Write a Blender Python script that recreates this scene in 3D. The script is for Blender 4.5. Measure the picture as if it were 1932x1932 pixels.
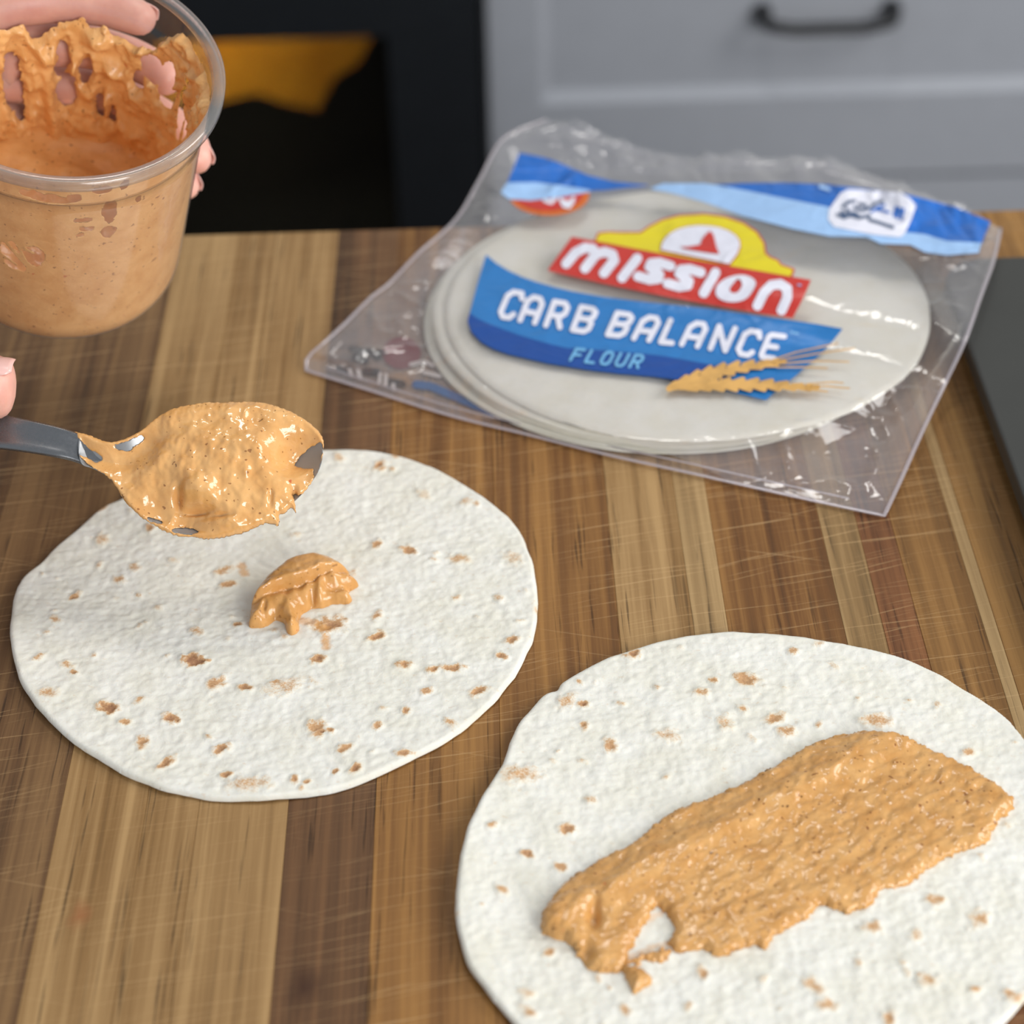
import bpy, math, random
import numpy as np
from mathutils import Vector, Matrix
from mathutils.bvhtree import BVHTree

random.seed(4)
for o in list(bpy.data.objects):
    bpy.data.objects.remove(o)
SC = bpy.context.scene
COL = SC.collection

# ------------------------------------------------------------------ camera
FPX = 3648.0
CAMH = 0.49
PITCH, YAW, ROLL = 0.686423, 0.0060892, -0.0273626
cy, sy = math.cos(YAW), math.sin(YAW)
cp, sp = math.cos(PITCH), math.sin(PITCH)
FWD = np.array([sy * cp, cy * cp, -sp])
_r = np.array([cy, -sy, 0.0])
_u = np.cross(_r, FWD)
cr, sr = math.cos(ROLL), math.sin(ROLL)
RT = cr * _r + sr * _u
UP = -sr * _r + cr * _u
CAM = np.array([0.0, 0.0, CAMH])

cam_data = bpy.data.cameras.new('camera')
cam = bpy.data.objects.new('camera', cam_data)
COL.objects.link(cam)
M = Matrix.Identity(4)
for i in range(3):
    M[i][0], M[i][1], M[i][2], M[i][3] = RT[i], UP[i], -FWD[i], CAM[i]
cam.matrix_world = M
cam_data.sensor_width = 36.0
cam_data.lens = FPX / 1932 * 36.0
cam_data.clip_start = 0.01
cam_data.dof.use_dof = True
cam_data.dof.focus_distance = 0.695
cam_data.dof.aperture_fstop = 6.8
SC.camera = cam

# ------------------------------------------------------------------ light
world = bpy.data.worlds.new('world')
SC.world = world
world.use_nodes = True
bg = world.node_tree.nodes['Background']
bg.inputs[0].default_value = (0.86, 0.93, 1.0, 1)
bg.inputs[1].default_value = 0.5


def area(name, loc, target, sx, sy_, power, col):
    d = bpy.data.lights.new(name, 'AREA')
    d.shape = 'RECTANGLE'
    d.size, d.size_y = sx, sy_
    d.energy = power
    d.color = col
    o = bpy.data.objects.new(name, d)
    COL.objects.link(o)
    o.location = loc
    o.rotation_euler = (Vector(target) - Vector(loc)).to_track_quat('-Z', 'Y').to_euler()
    return o


area('right_light', (1.6, 0.75, 1.0), (0, 0.6, 0), 0.7, 0.9, 17, (1.0, 0.98, 0.95))
area('right_light', (1.1, -1.0, 0.75), (-0.1, 0.8, 0), 0.9, 0.9, 29, (1.0, 0.98, 0.96))  # added fill from the right front, no known window there
area('ceiling_light', (0.1, 1.2, 1.6), (0, 0.6, 0), 0.3, 0.3, 5, (1.0, 0.97, 0.92))
SC.view_settings.view_transform = 'Standard'
SC.view_settings.look = 'None'
SC.view_settings.gamma = 1.0
SC.view_settings.use_curve_mapping = False
SC.view_settings.exposure = 0.0
SC.cycles.transparent_max_bounces = 24
SC.cycles.max_bounces = 10


# ------------------------------------------------------------------ geometry of the view
def ray(x, y):
    x = np.asarray(x, float)
    y = np.asarray(y, float)
    return FWD * FPX + RT * (x[..., None] - 966) - UP * (y[..., None] - 966)


def at(x, y, z=0.0):
    d = ray(x, y)
    return CAM + d * ((np.asarray(z) - CAMH) / d[..., 2])[..., None]


def at_y(x, y, Y):
    d = ray(x, y)
    return CAM + d * (Y / d[..., 1])[..., None]


def on_plane(x, y, P0, N):
    d = ray(x, y)
    t = np.dot(P0 - CAM, N) / (d @ N)
    return CAM + d * t[..., None]


# ------------------------------------------------------------------ noise
_rng = np.random.default_rng(7)
_perm = _rng.permutation(256)
_perm = np.concatenate([_perm, _perm, _perm])
_g3 = _rng.normal(size=(256, 3))
_g3 /= np.linalg.norm(_g3, axis=1)[:, None]


def perlin(x, y, z=0.0):
    x, y, z = np.broadcast_arrays(np.asarray(x, float), np.asarray(y, float), np.asarray(z, float))
    xi, yi, zi = np.floor(x).astype(int), np.floor(y).astype(int), np.floor(z).astype(int)
    xf, yf, zf = x - xi, y - yi, z - zi
    u = xf * xf * xf * (xf * (xf * 6 - 15) + 10)
    v = yf * yf * yf * (yf * (yf * 6 - 15) + 10)
    w = zf * zf * zf * (zf * (zf * 6 - 15) + 10)
    out = 0.0
    for dx in (0, 1):
        for dy in (0, 1):
            for dz in (0, 1):
                h = _perm[_perm[_perm[(xi + dx) & 255] + ((yi + dy) & 255)] + ((zi + dz) & 255)]
                g = _g3[h]
                dot = g[..., 0] * (xf - dx) + g[..., 1] * (yf - dy) + g[..., 2] * (zf - dz)
                wt = (u if dx else 1 - u) * (v if dy else 1 - v) * (w if dz else 1 - w)
                out = out + dot * wt
    return out * 1.6


def fbm(x, y, z=0.0, o=4, gain=0.5):
    s, a = 0.0, 1.0
    for i in range(o):
        s = s + a * perlin(np.asarray(x) * 2 ** i + 13.7 * i, np.asarray(y) * 2 ** i - 7.1 * i, np.asarray(z) * 2 ** i)
        a *= gain
    return s


def smooth(t, a=0.0, b=1.0):
    t = np.clip((np.asarray(t, float) - a) / (b - a), 0, 1)
    return t * t * (3 - 2 * t)


# ------------------------------------------------------------------ fields
def seg_dist(X, Y, A, B):
    ax, ay = A
    bx, by = B
    dx, dy = bx - ax, by - ay
    L = dx * dx + dy * dy + 1e-18
    t = np.clip(((X - ax) * dx + (Y - ay) * dy) / L, 0, 1)
    return np.hypot(X - ax - t * dx, Y - ay - t * dy)


def spline(pts, n=4, closed=True):
    P = np.asarray(pts, float)
    N = len(P)
    out = []
    rng = range(N) if closed else range(N - 1)
    for i in rng:
        if closed:
            p0, p1, p2, p3 = P[i - 1], P[i], P[(i + 1) % N], P[(i + 2) % N]
        else:
            p0, p1, p2, p3 = P[max(i - 1, 0)], P[i], P[i + 1], P[min(i + 2, N - 1)]
        for k in range(n):
            t = k / n
            out.append(0.5 * (2 * p1 + (p2 - p0) * t + (2 * p0 - 5 * p1 + 4 * p2 - p3) * t * t + (-p0 + 3 * p1 - 3 * p2 + p3) * t ** 3))
    if not closed:
        out.append(P[-1])
    return np.array(out)


def poly_field(X, Y, P):
    """signed distance, positive inside"""
    P = np.asarray(P)[:, :2]
    d = np.full(X.shape, 1e9)
    ins = np.zeros(X.shape, bool)
    for i in range(len(P)):
        a, b = P[i - 1], P[i]
        d = np.minimum(d, seg_dist(X, Y, a, b))
        c = ((a[1] > Y) != (b[1] > Y))
        if a[1] != b[1]:
            xx = (b[0] - a[0]) * (Y - a[1]) / (b[1] - a[1]) + a[0]
            ins ^= c & (X < xx)
    return np.where(ins, d, -d)


def line_field(X, Y, lines, w):
    d = np.full(X.shape, 1e9)
    for L in lines:
        for i in range(len(L) - 1):
            d = np.minimum(d, seg_dist(X, Y, L[i], L[i + 1]))
    return w / 2 - d


def raw_mesh(name, V, Q):
    me = bpy.data.meshes.new(name)
    V = np.ascontiguousarray(V, dtype=np.float32)
    Q = np.ascontiguousarray(Q, dtype=np.int32)
    me.vertices.add(len(V))
    me.vertices.foreach_set('co', V.ravel())
    k = Q.shape[1]
    me.loops.add(len(Q) * k)
    me.loops.foreach_set('vertex_index', Q.ravel())
    me.polygons.add(len(Q))
    me.polygons.foreach_set('loop_start', np.arange(len(Q), dtype=np.int32) * k)
    me.polygons.foreach_set('loop_total', np.full(len(Q), k, dtype=np.int32))
    me.update(calc_edges=True)
    me.validate()
    me.polygons.foreach_set('use_smooth', np.ones(len(me.polygons), dtype=bool))
    return me


def set_attr(me, name, vals):
    a = me.color_attributes.new(name, 'FLOAT_COLOR', 'POINT')
    c = np.ones((len(vals), 4), np.float32)
    v = np.asarray(vals, np.float32)
    if v.ndim == 1:
        c[:, :3] = v[:, None]
    else:
        c[:, :v.shape[1]] = v
    a.data.foreach_set('color', c.ravel())


def field_grid(X, Y, F, step, holes_any=True):
    """X,Y,F (n,m) grids. Returns kept index grid, adjusted X,Y and quads"""
    gy, gx = np.gradient(F, step)
    g2 = gx * gx + gy * gy + 1e-12
    neg = np.minimum(F, 0)
    mv = np.clip(-neg / np.sqrt(g2), 0, 1.5 * step)
    gl = np.sqrt(g2)
    Xa = X + mv * gx / gl
    Ya = Y + mv * gy / gl
    n, m = F.shape
    idx = np.arange(n * m).reshape(n, m)
    pos = F > 0
    keep = (pos[:-1, :-1].astype(int) + pos[1:, :-1] + pos[:-1, 1:] + pos[1:, 1:]) >= 1
    Q = np.stack([idx[:-1, :-1], idx[:-1, 1:], idx[1:, 1:], idx[1:, :-1]], -1)[keep]
    used = np.unique(Q)
    remap = np.full(n * m, -1)
    remap[used] = np.arange(len(used))
    return Xa.ravel()[used], Ya.ravel()[used], F.ravel()[used], remap[Q], used


def grid_for(P, step, pad=3):
    P = np.asarray(P)
    x0, y0 = P[:, 0].min() - pad * step, P[:, 1].min() - pad * step
    x1, y1 = P[:, 0].max() + pad * step, P[:, 1].max() + pad * step
    return np.meshgrid(np.arange(x0, x1, step), np.arange(y0, y1, step))


def closed(top, bot, Q):
    """top/bottom sheets with a wall along the open boundary"""
    n = len(top)
    e = np.concatenate([Q[:, [0, 1]], Q[:, [1, 2]], Q[:, [2, 3]], Q[:, [3, 0]]])
    key = np.sort(e, 1)
    _, inv, cnt = np.unique(key[:, 0].astype(np.int64) * n + key[:, 1], return_inverse=True, return_counts=True)
    b = e[cnt[inv] == 1]
    side = np.stack([b[:, 1], b[:, 0], b[:, 0] + n, b[:, 1] + n], -1)
    return np.concatenate([top, bot]), np.concatenate([Q, Q[:, ::-1] + n, side])


# ------------------------------------------------------------------ objects
def link(name, me, mat=None, parent=None):
    o = bpy.data.objects.new(name, me)
    COL.objects.link(o)
    if mat is not None:
        me.materials.append(mat)
    if parent is not None:
        o.parent = parent
    return o


def tag(o, label=None, cat=None, group=None, kind=None):
    if label: o['label'] = label
    if cat: o['category'] = cat
    if group: o['group'] = group
    if kind: o['kind'] = kind
    return o


def empty(name, loc=(0, 0, 0)):
    o = bpy.data.objects.new(name, None)
    COL.objects.link(o)
    o.location = loc
    o.empty_display_size = 0.02
    return o


def parent_keep(c, p):
    """parent c to an un-rotated Empty p, keeping c's world place"""
    c.parent = p
    c.matrix_parent_inverse = Matrix.Translation(-Vector(p.location))
    return c


def box_mesh(name, x0, x1, y0, y1, z0, z1, bevel=0.0, seg=2):
    import bmesh
    bm = bmesh.new()
    bmesh.ops.create_cube(bm, size=1.0)
    for v in bm.verts:
        v.co = Vector(((x0 + x1) / 2 + v.co.x * (x1 - x0), (y0 + y1) / 2 + v.co.y * (y1 - y0), (z0 + z1) / 2 + v.co.z * (z1 - z0)))
    if bevel > 0:
        bmesh.ops.bevel(bm, geom=list(bm.edges), offset=bevel, segments=seg, affect='EDGES', profile=0.5)
    me = bpy.data.meshes.new(name)
    bm.to_mesh(me)
    bm.free()
    return me


def tube_mesh(name, path, radii, n=12, flat=1.0, nrm=None):
    """swept ellipse with rounded ends; nrm = direction of the thin axis"""
    P = np.asarray(path, float)
    T = np.gradient(P, axis=0)
    T /= np.linalg.norm(T, axis=1)[:, None]
    ref = np.array([0, 0, 1.0]) if nrm is None else np.asarray(nrm, float)
    V, Q = [], []
    m = len(P)
    for i in range(m):
        b = np.cross(T[i], ref)
        b /= np.linalg.norm(b) + 1e-12
        c = np.cross(b, T[i])
        r = radii[i]
        for k in range(n):
            a = 2 * math.pi * k / n
            V.append(P[i] + b * r * math.cos(a) + c * r * flat * math.sin(a))
    for i in range(m - 1):
        for k in range(n):
            Q.append((i * n + k, i * n + (k + 1) % n, (i + 1) * n + (k + 1) % n, (i + 1) * n + k))
    me = bpy.data.meshes.new(name)
    faces = [tuple(q) for q in Q] + [tuple(range(n))[::-1], tuple(range((m - 1) * n, m * n))]
    me.from_pydata([tuple(v) for v in V], [], faces)
    for p in me.polygons: p.use_smooth = True
    return me


# ------------------------------------------------------------------ materials
def lin(r, g, b):
    f = lambda c: (c / 255 / 12.92) if c <= 10 else ((c / 255 + 0.055) / 1.055) ** 2.4
    return (f(r), f(g), f(b), 1)


class NT:
    def __init__(s, name):
        s.m = bpy.data.materials.new(name)
        s.m.use_nodes = True
        s.t = s.m.node_tree
        s.p = s.t.nodes['Principled BSDF']
        s.out = s.t.nodes['Material Output']

    def n(s, typ, **kw):
        nd = s.t.nodes.new(typ)
        for k, v in kw.items():
            if k.startswith('_'):
                setattr(nd, k[1:], v)
            else:
                nd.inputs[k.replace('__', ' ')].default_value = v
        return nd

    def l(s, a, b):
        s.t.links.new(a, b)

    def coords(s, scale=(1, 1, 1), rot=(0, 0, 0), loc=(0, 0, 0)):
        tc = s.n('ShaderNodeTexCoord')
        mp = s.n('ShaderNodeMapping')
        mp.inputs['Scale'].default_value = scale
        mp.inputs['Rotation'].default_value = rot
        mp.inputs['Location'].default_value = loc
        s.l(tc.outputs['Object'], mp.inputs[0])
        return mp.outputs[0]

    def noise(s, co, scale, detail=4, rough=0.55, dist=0.0):
        nd = s.n('ShaderNodeTexNoise', Scale=scale, Detail=detail, Roughness=rough, Distortion=dist)
        s.l(co, nd.inputs['Vector'])
        return nd.outputs['Fac']

    def ramp(s, fac, stops):
        nd = s.n('ShaderNodeValToRGB')
        cr_ = nd.color_ramp
        while len(cr_.elements) < len(stops):
            cr_.elements.new(0.5)
        for e, (p, c) in zip(cr_.elements, stops):
            e.position = p
            e.color = c if len(c) == 4 else (*c, 1)
        s.l(fac, nd.inputs[0])
        return nd.outputs[0]

    def mix(s, fac, a, b, mode='MIX'):
        nd = s.n('ShaderNodeMix', _data_type='RGBA', _blend_type=mode)
        for sock, v in ((nd.inputs[0], fac), (nd.inputs[6], a), (nd.inputs[7], b)):
            if isinstance(v, bpy.types.NodeSocket):
                s.l(v, sock)
            else:
                sock.default_value = v
        return nd.outputs[2]

    def math(s, op, a, b=0.0, clamp=False):
        nd = s.n('ShaderNodeMath', _operation=op, _use_clamp=clamp)
        for sock, v in ((nd.inputs[0], a), (nd.inputs[1], b)):
            if isinstance(v, bpy.types.NodeSocket):
                s.l(v, sock)
            else:
                sock.default_value = v
        return nd.outputs[0]

    def bump(s, h, strength, dist, prev=None):
        nd = s.n('ShaderNodeBump', Strength=strength, Distance=dist)
        s.l(h, nd.inputs['Height'])
        if prev is not None:
            s.l(prev, nd.inputs['Normal'])
        return nd.outputs[0]

    def attr(s, name):
        nd = s.n('ShaderNodeAttribute', _attribute_name=name)
        return nd.outputs['Color'], nd.outputs['Fac']

    def set(s, **kw):
        for k, v in kw.items():
            sock = s.p.inputs[k.replace('__', ' ')]
            if isinstance(v, bpy.types.NodeSocket):
                s.l(v, sock)
            else:
                sock.default_value = v
        return s.m


K0, K1 = (0, 0, 0, 1), (1, 1, 1, 1)


def plain(name, col, rough=0.5, metal=0.0, spec=0.5, var=0.06):
    t = NT(name)
    f = t.noise(t.coords(), 40, 3)
    d = tuple(c * (1 - var) for c in col[:3]) + (1,)
    e = tuple(min(1, c * (1 + var)) for c in col[:3]) + (1,)
    return t.set(Base__Color=t.ramp(f, [(0.3, d), (0.7, e)]), Roughness=rough, Metallic=metal, Specular__IOR__Level=spec)


def wood(name, light, dark, seed, streak=0.5, knots=(), crack=None, pale=None):
    t = NT(name)
    fine = t.noise(t.coords((260, 5, 60), loc=(seed * 3.1, seed, 0)), 1.0, 6, 0.65, 0.3)
    broad = t.noise(t.coords((75, 1.6, 20), loc=(seed * 7.7, seed * 2, 0)), 1.0, 3, 0.5, 0.6)
    f = t.math('ADD', t.math('MULTIPLY', fine, 0.55), t.math('MULTIPLY', broad, 0.45))
    mid = tuple((a + b) / 2 for a, b in zip(light, dark))
    deep = tuple(c * 0.62 for c in dark[:3]) + (1,)
    col = t.ramp(f, [(0.34, deep), (0.44, dark), (0.52, mid), (0.60, light)])
    # blotches
    bl = t.noise(t.coords((14, 3, 10), loc=(seed, 4, 0)), 1.0, 3)
    col = t.mix(t.ramp(bl, [(0.4, K0), (0.75, (0.5, 0.5, 0.5, 1))]), col, light)
    # pores: short dark dashes along the grain
    po = t.noise(t.coords((900, 26, 60), loc=(seed * 2, seed, 1)), 1.0, 2, 0.5)
    pb = t.noise(t.coords((170, 2.5, 20), loc=(seed * 5, seed, 2)), 1.0, 2, 0.5)
    pm = t.math('MULTIPLY', t.ramp(po, [(0.56, K0), (0.66, K1)]), t.ramp(pb, [(0.5, K0), (0.6, K1)]))
    col = t.mix(t.math('MULTIPLY', pm, 0.75), col, tuple(c * 0.3 for c in dark[:3]) + (1,))
    for kx, ky, kr, kc in knots:
        co = t.coords((1 / kr, 0.55 / kr, 0), loc=(-kx / kr, -ky * 0.55 / kr, 0))
        nz = t.n('ShaderNodeTexNoise', Scale=1.3, Detail=3)
        t.l(co, nz.inputs['Vector'])
        vm = t.n('ShaderNodeVectorMath', _operation='LENGTH')
        t.l(co, vm.inputs[0])
        dd = t.math('ADD', vm.outputs['Value'], t.math('MULTIPLY', nz.outputs['Fac'], 0.9))
        col = t.mix(t.ramp(dd, [(0.45, (0.9, 0.9, 0.9, 1)), (1.25, K0)]), col, kc)
    # knife scratches that run across the staves
    sc = None
    for ang, sx, sy2, lo, sd, am in ((0.2, 16, 1500, 0.72, 1, 0.42), (0.13, 11, 1000, 0.73, 5, 0.4), (0.3, 22, 1300, 0.74, 9, 0.35), (-0.25, 14, 1000, 0.77, 12, 0.25)):
        tc = t.n('ShaderNodeTexCoord')
        r = t.n('ShaderNodeVectorRotate', _rotation_type='Z_AXIS', Angle=-ang)
        t.l(tc.outputs['Object'], r.inputs[0])
        mp = t.n('ShaderNodeMapping')
        mp.inputs['Scale'].default_value = (sx, sy2, 1)
        mp.inputs['Location'].default_value = (sd, sd * 3, sd)
        t.l(r.outputs[0], mp.inputs[0])
        nz = t.noise(mp.outputs[0], 1.0, 0, 0.5)
        v = t.math('MULTIPLY', t.ramp(nz, [(lo, K0), (lo + 0.05, K1)]), am)
        sc = v if sc is None else t.math('MAXIMUM', sc, v)
    area_m = t.noise(t.coords((6, 5, 1), loc=(3, 1, 0)), 1.0, 2)
    sc = t.math('MULTIPLY', sc, t.ramp(area_m, [(0.35, (0.25, 0.25, 0.25, 1)), (0.6, K1)]))
    col = t.mix(sc, col, lin(214, 178, 128))
    h = t.math('SUBTRACT', t.math('MULTIPLY', fine, 0.5), t.math('ADD', t.math('MULTIPLY', pm, 0.7), t.math('MULTIPLY', sc, 0.4)))
    nrm = t.bump(h, 0.35, 0.0006)
    ro = t.ramp(fine, [(0.3, (0.5, 0.5, 0.5, 1)), (0.7, (0.66, 0.66, 0.66, 1))])
    return t.set(Base__Color=col, Roughness=ro, Specular__IOR__Level=0.3, Normal=nrm)


def tortilla_mat(name, base=(0.80, 0.785, 0.72, 1), fleck=1.0):
    t = NT(name)
    toast, _ = t.attr('toast')
    sep = t.n('ShaderNodeSeparateColor')
    t.l(toast, sep.inputs[0])
    co = t.coords()
    big = t.noise(co, 60, 3)
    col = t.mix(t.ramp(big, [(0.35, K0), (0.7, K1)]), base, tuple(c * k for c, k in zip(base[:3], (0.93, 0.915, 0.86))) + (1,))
    sm = t.noise(t.coords((1, 1.5, 1), rot=(0, 0, 0.5)), 330, 4, 0.6)
    col = t.mix(t.math('MULTIPLY', t.ramp(sm, [(0.62, K0), (0.75, K1)]), 0.35 * fleck), col, lin(205, 165, 115))
    fine = t.noise(t.coords((1, 1, 1), rot=(0, 0, 0.6)), 1400, 3, 0.6)
    # toasted spots placed on the mesh, broken up by noise
    br = t.math('ADD', sep.outputs[0], t.math('MULTIPLY', t.math('SUBTRACT', fine, 0.5), 0.75))
    c2 = t.ramp(br, [(0.22, lin(226, 208, 176)), (0.6, lin(200, 152, 100)), (1.0, lin(150, 96, 50))])
    mask = t.ramp(br, [(0.12, K0), (0.58, K1)])
    col = t.mix(t.math('MULTIPLY', mask, 0.9), col, c2)
    # orange sauce film rubbed on the tortilla
    sa = t.math('ADD', sep.outputs[1], t.math('MULTIPLY', t.math('SUBTRACT', fine, 0.5), 0.5))
    col = t.mix(t.ramp(sa, [(0.2, K0), (0.9, (0.85, 0.85, 0.85, 1))]), col, lin(214, 158, 92))
    bh = t.noise(t.coords((1, 1.35, 1), rot=(0, 0, 0.5)), 260, 4, 0.55, 0.6)
    bh2 = t.noise(co, 900, 3, 0.6)
    nrm = t.bump(bh, 0.2, 0.0016)
    nrm = t.bump(bh2, 0.12, 0.0005, nrm)
    return t.set(Base__Color=col, Roughness=0.75, Specular__IOR__Level=0.25, Normal=nrm,
                 Subsurface__Weight=0.12, Subsurface__Radius=(0.004, 0.003, 0.002), Subsurface__Scale=0.5)


def sauce_mat(name, a, b, rough=0.2, bump=0.28, speck=1.0, spec=0.5):
    t = NT(name)
    co = t.coords()
    n1 = t.noise(co, 120, 4)
    col = t.ramp(n1, [(0.3, b), (0.65, a)])
    n2 = t.noise(co, 520, 1, 0.5)
    n2b = t.noise(t.coords(loc=(5, 2, 1)), 420, 2, 0.5)
    col = t.mix(t.math('MULTIPLY', t.ramp(n2, [(0.70, K0), (0.74, K1)]), 0.75 * speck), col, lin(120, 62, 22))
    col = t.mix(t.math('MULTIPLY', t.ramp(n2b, [(0.72, K0), (0.76, K1)]), 0.8 * speck), col, lin(96, 58, 26))
    n3 = t.noise(t.coords(loc=(9, 4, 3)), 260, 2, 0.5)
    col = t.mix(t.math('MULTIPLY', t.ramp(n3, [(0.76, K0), (0.79, K1)]), 0.8 * speck), col, lin(190, 60, 24))
    h1 = t.noise(co, 330, 2, 0.45, 0.6)
    h2 = t.noise(co, 1100, 2, 0.5)
    nrm = t.bump(h1, bump, 0.0012)
    nrm = t.bump(h2, bump * 0.5, 0.0004, nrm)
    return t.set(Base__Color=col, Roughness=rough, Specular__IOR__Level=spec, Normal=nrm,
                 Subsurface__Weight=0.06, Subsurface__Radius=(0.004, 0.003, 0.0015), Subsurface__Scale=0.3)


def clear_mat(name, tint, body, haze, rough=0.12, gloss=0.5, bump=0.0, bscale=60, edge=0.0):
    """thin clear plastic: mostly see-through, a little milky, glossy"""
    t = NT(name)
    tr = t.n('ShaderNodeBsdfTransparent')
    tr.inputs[0].default_value = tint
    t.p.inputs['Base Color'].default_value = body
    t.p.inputs['Roughness'].default_value = 0.5
    t.p.inputs['Specular IOR Level'].default_value = 0.2
    gl = t.n('ShaderNodeBsdfGlossy', Roughness=rough)
    gl.inputs[0].default_value = (1, 1, 1, 1)
    lw = t.n('ShaderNodeLayerWeight', Blend=0.35)
    m1 = t.n('ShaderNodeMixShader')
    hz = t.math('ADD', t.math('MULTIPLY', lw.outputs['Facing'], edge), haze, True)
    if isinstance(hz, bpy.types.NodeSocket):
        t.l(hz, m1.inputs[0])
    t.l(tr.outputs[0], m1.inputs[1])
    t.l(t.p.outputs[0], m1.inputs[2])
    m2 = t.n('ShaderNodeMixShader')
    lf = t.n('ShaderNodeLayerWeight', Blend=0.5)
    fr = t.math('MULTIPLY', t.math('ADD', t.math('POWER', lf.outputs['Facing'], 4.0), 0.06), gloss, True)
    t.l(fr, m2.inputs[0])
    t.l(m1.outputs[0], m2.inputs[1])
    t.l(gl.outputs[0], m2.inputs[2])
    t.l(m2.outputs[0], t.out.inputs[0])
    if bump:
        nz = t.noise(t.coords((1, 1.6, 1)), bscale, 3, 0.5, 1.2)
        nb = t.bump(nz, bump, 0.004)
        t.l(nb, gl.inputs['Normal'])
        t.l(nb, t.p.inputs['Normal'])
    return t.m


def print_mat(name, col, rough=0.35, var=0.05):
    t = NT(name)
    f = t.noise(t.coords(), 90, 3)
    d = tuple(c * (1 - var) for c in col[:3]) + (1,)
    h = t.noise(t.coords((1, 1.5, 1)), 70, 3, 0.5, 1.0)
    return t.set(Base__Color=t.ramp(f, [(0.35, d), (0.65, col)]), Roughness=rough, Specular__IOR__Level=0.35,
                 Normal=t.bump(h, 0.18, 0.004))


SAUCE_HI, SAUCE_LO = lin(214, 164, 102), lin(194, 140, 76)
MAT = dict(
    sauce=sauce_mat('sauce', SAUCE_HI, SAUCE_LO),
    sauce_cup=sauce_mat('sauce_in_tub', lin(238, 184, 120), lin(222, 162, 96), 0.3, 0.2, 0.8),
    steel=None,
    skin=None,
)
t = NT('brushed_steel')
nz = t.noise(t.coords((1, 1, 1)), 700, 3)
MAT['steel'] = t.set(Base__Color=(0.20, 0.205, 0.215, 1), Metallic=0.85,
                     Roughness=t.ramp(nz, [(0.3, (0.22, 0.22, 0.22, 1)), (0.7, (0.34, 0.34, 0.34, 1))]))
t = NT('skin')
nz = t.noise(t.coords(), 90, 4)
nb = t.noise(t.coords((1, 1, 1)), 1200, 3)
MAT['skin'] = t.set(Base__Color=t.ramp(nz, [(0.3, lin(222, 160, 145)), (0.7, lin(240, 186, 168))]), Roughness=0.45,
                    Subsurface__Weight=0.25, Subsurface__Radius=(0.01, 0.004, 0.002), Subsurface__Scale=0.6,
                    Normal=t.bump(nb, 0.12, 0.0005))
MAT['nail'] = plain('nail', lin(244, 196, 186), 0.22)
# ------------------------------------------------------------------ kitchen behind
YB = 1.85            # front plane of the base cabinets
BOARD_Y = 0.8185     # back edge of the wooden countertop
FLOOR = -0.92
grey = lin(146, 150, 158)
MAT['cabinet'] = plain('cabinet_paint', lin(168, 171, 178), 0.5, var=0.02)
MAT['black_metal'] = plain('black_metal', (0.012, 0.012, 0.013, 1), 0.4)
MAT['oven_black'] = plain('oven_enamel', (0.011, 0.013, 0.016, 1), 0.35)
MAT['dark'] = plain('dark_gap', (0.02, 0.02, 0.02, 1), 0.8)
MAT['floor'] = wood('floor_wood', lin(70, 56, 44), lin(48, 36, 28), 44)
MAT['wall'] = plain('wall_paint', lin(214, 214, 210), 0.8, var=0.02)

o = link('floor', box_mesh('floor', -2.2, 2.2, -1.2, 2.6, FLOOR - 0.03, FLOOR), MAT['floor']); tag(o, kind='structure')
o = link('wall_back', box_mesh('wall_back', -2.2, 2.2, 2.5, 2.56, FLOOR, 1.6), MAT['wall']); tag(o, kind='structure')


def W(x, y, Y=YB):
    return at_y(np.float64(x), np.float64(y), Y)


xs_l = (W(905, 0)[0] + W(925, 277)[0]) / 2      # left side of the grey cabinets
x_in = W(1016, 120)[0]                          # inset panel starts
z_in = W(1500, 188)[2]                          # top of the bottom rail
z_gap = W(1800, 329)[2]                         # gap between the drawer fronts
cab = tag(empty('base_cabinet', (xs_l + 0.45, YB + 0.3, FLOOR)), 'grey painted base cabinet with recessed drawer fronts beyond the wooden countertop', 'cabinet')
parent_keep(link('body', box_mesh('body', xs_l, xs_l + 0.95, YB + 0.021, YB + 0.6, FLOOR + 0.09, -0.07), MAT['cabinet']), cab)
parent_keep(link('toe_kick', box_mesh('toe_kick', xs_l + 0.01, xs_l + 0.94, YB + 0.08, YB + 0.55, FLOOR, FLOOR + 0.09), MAT['dark']), cab)


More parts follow.
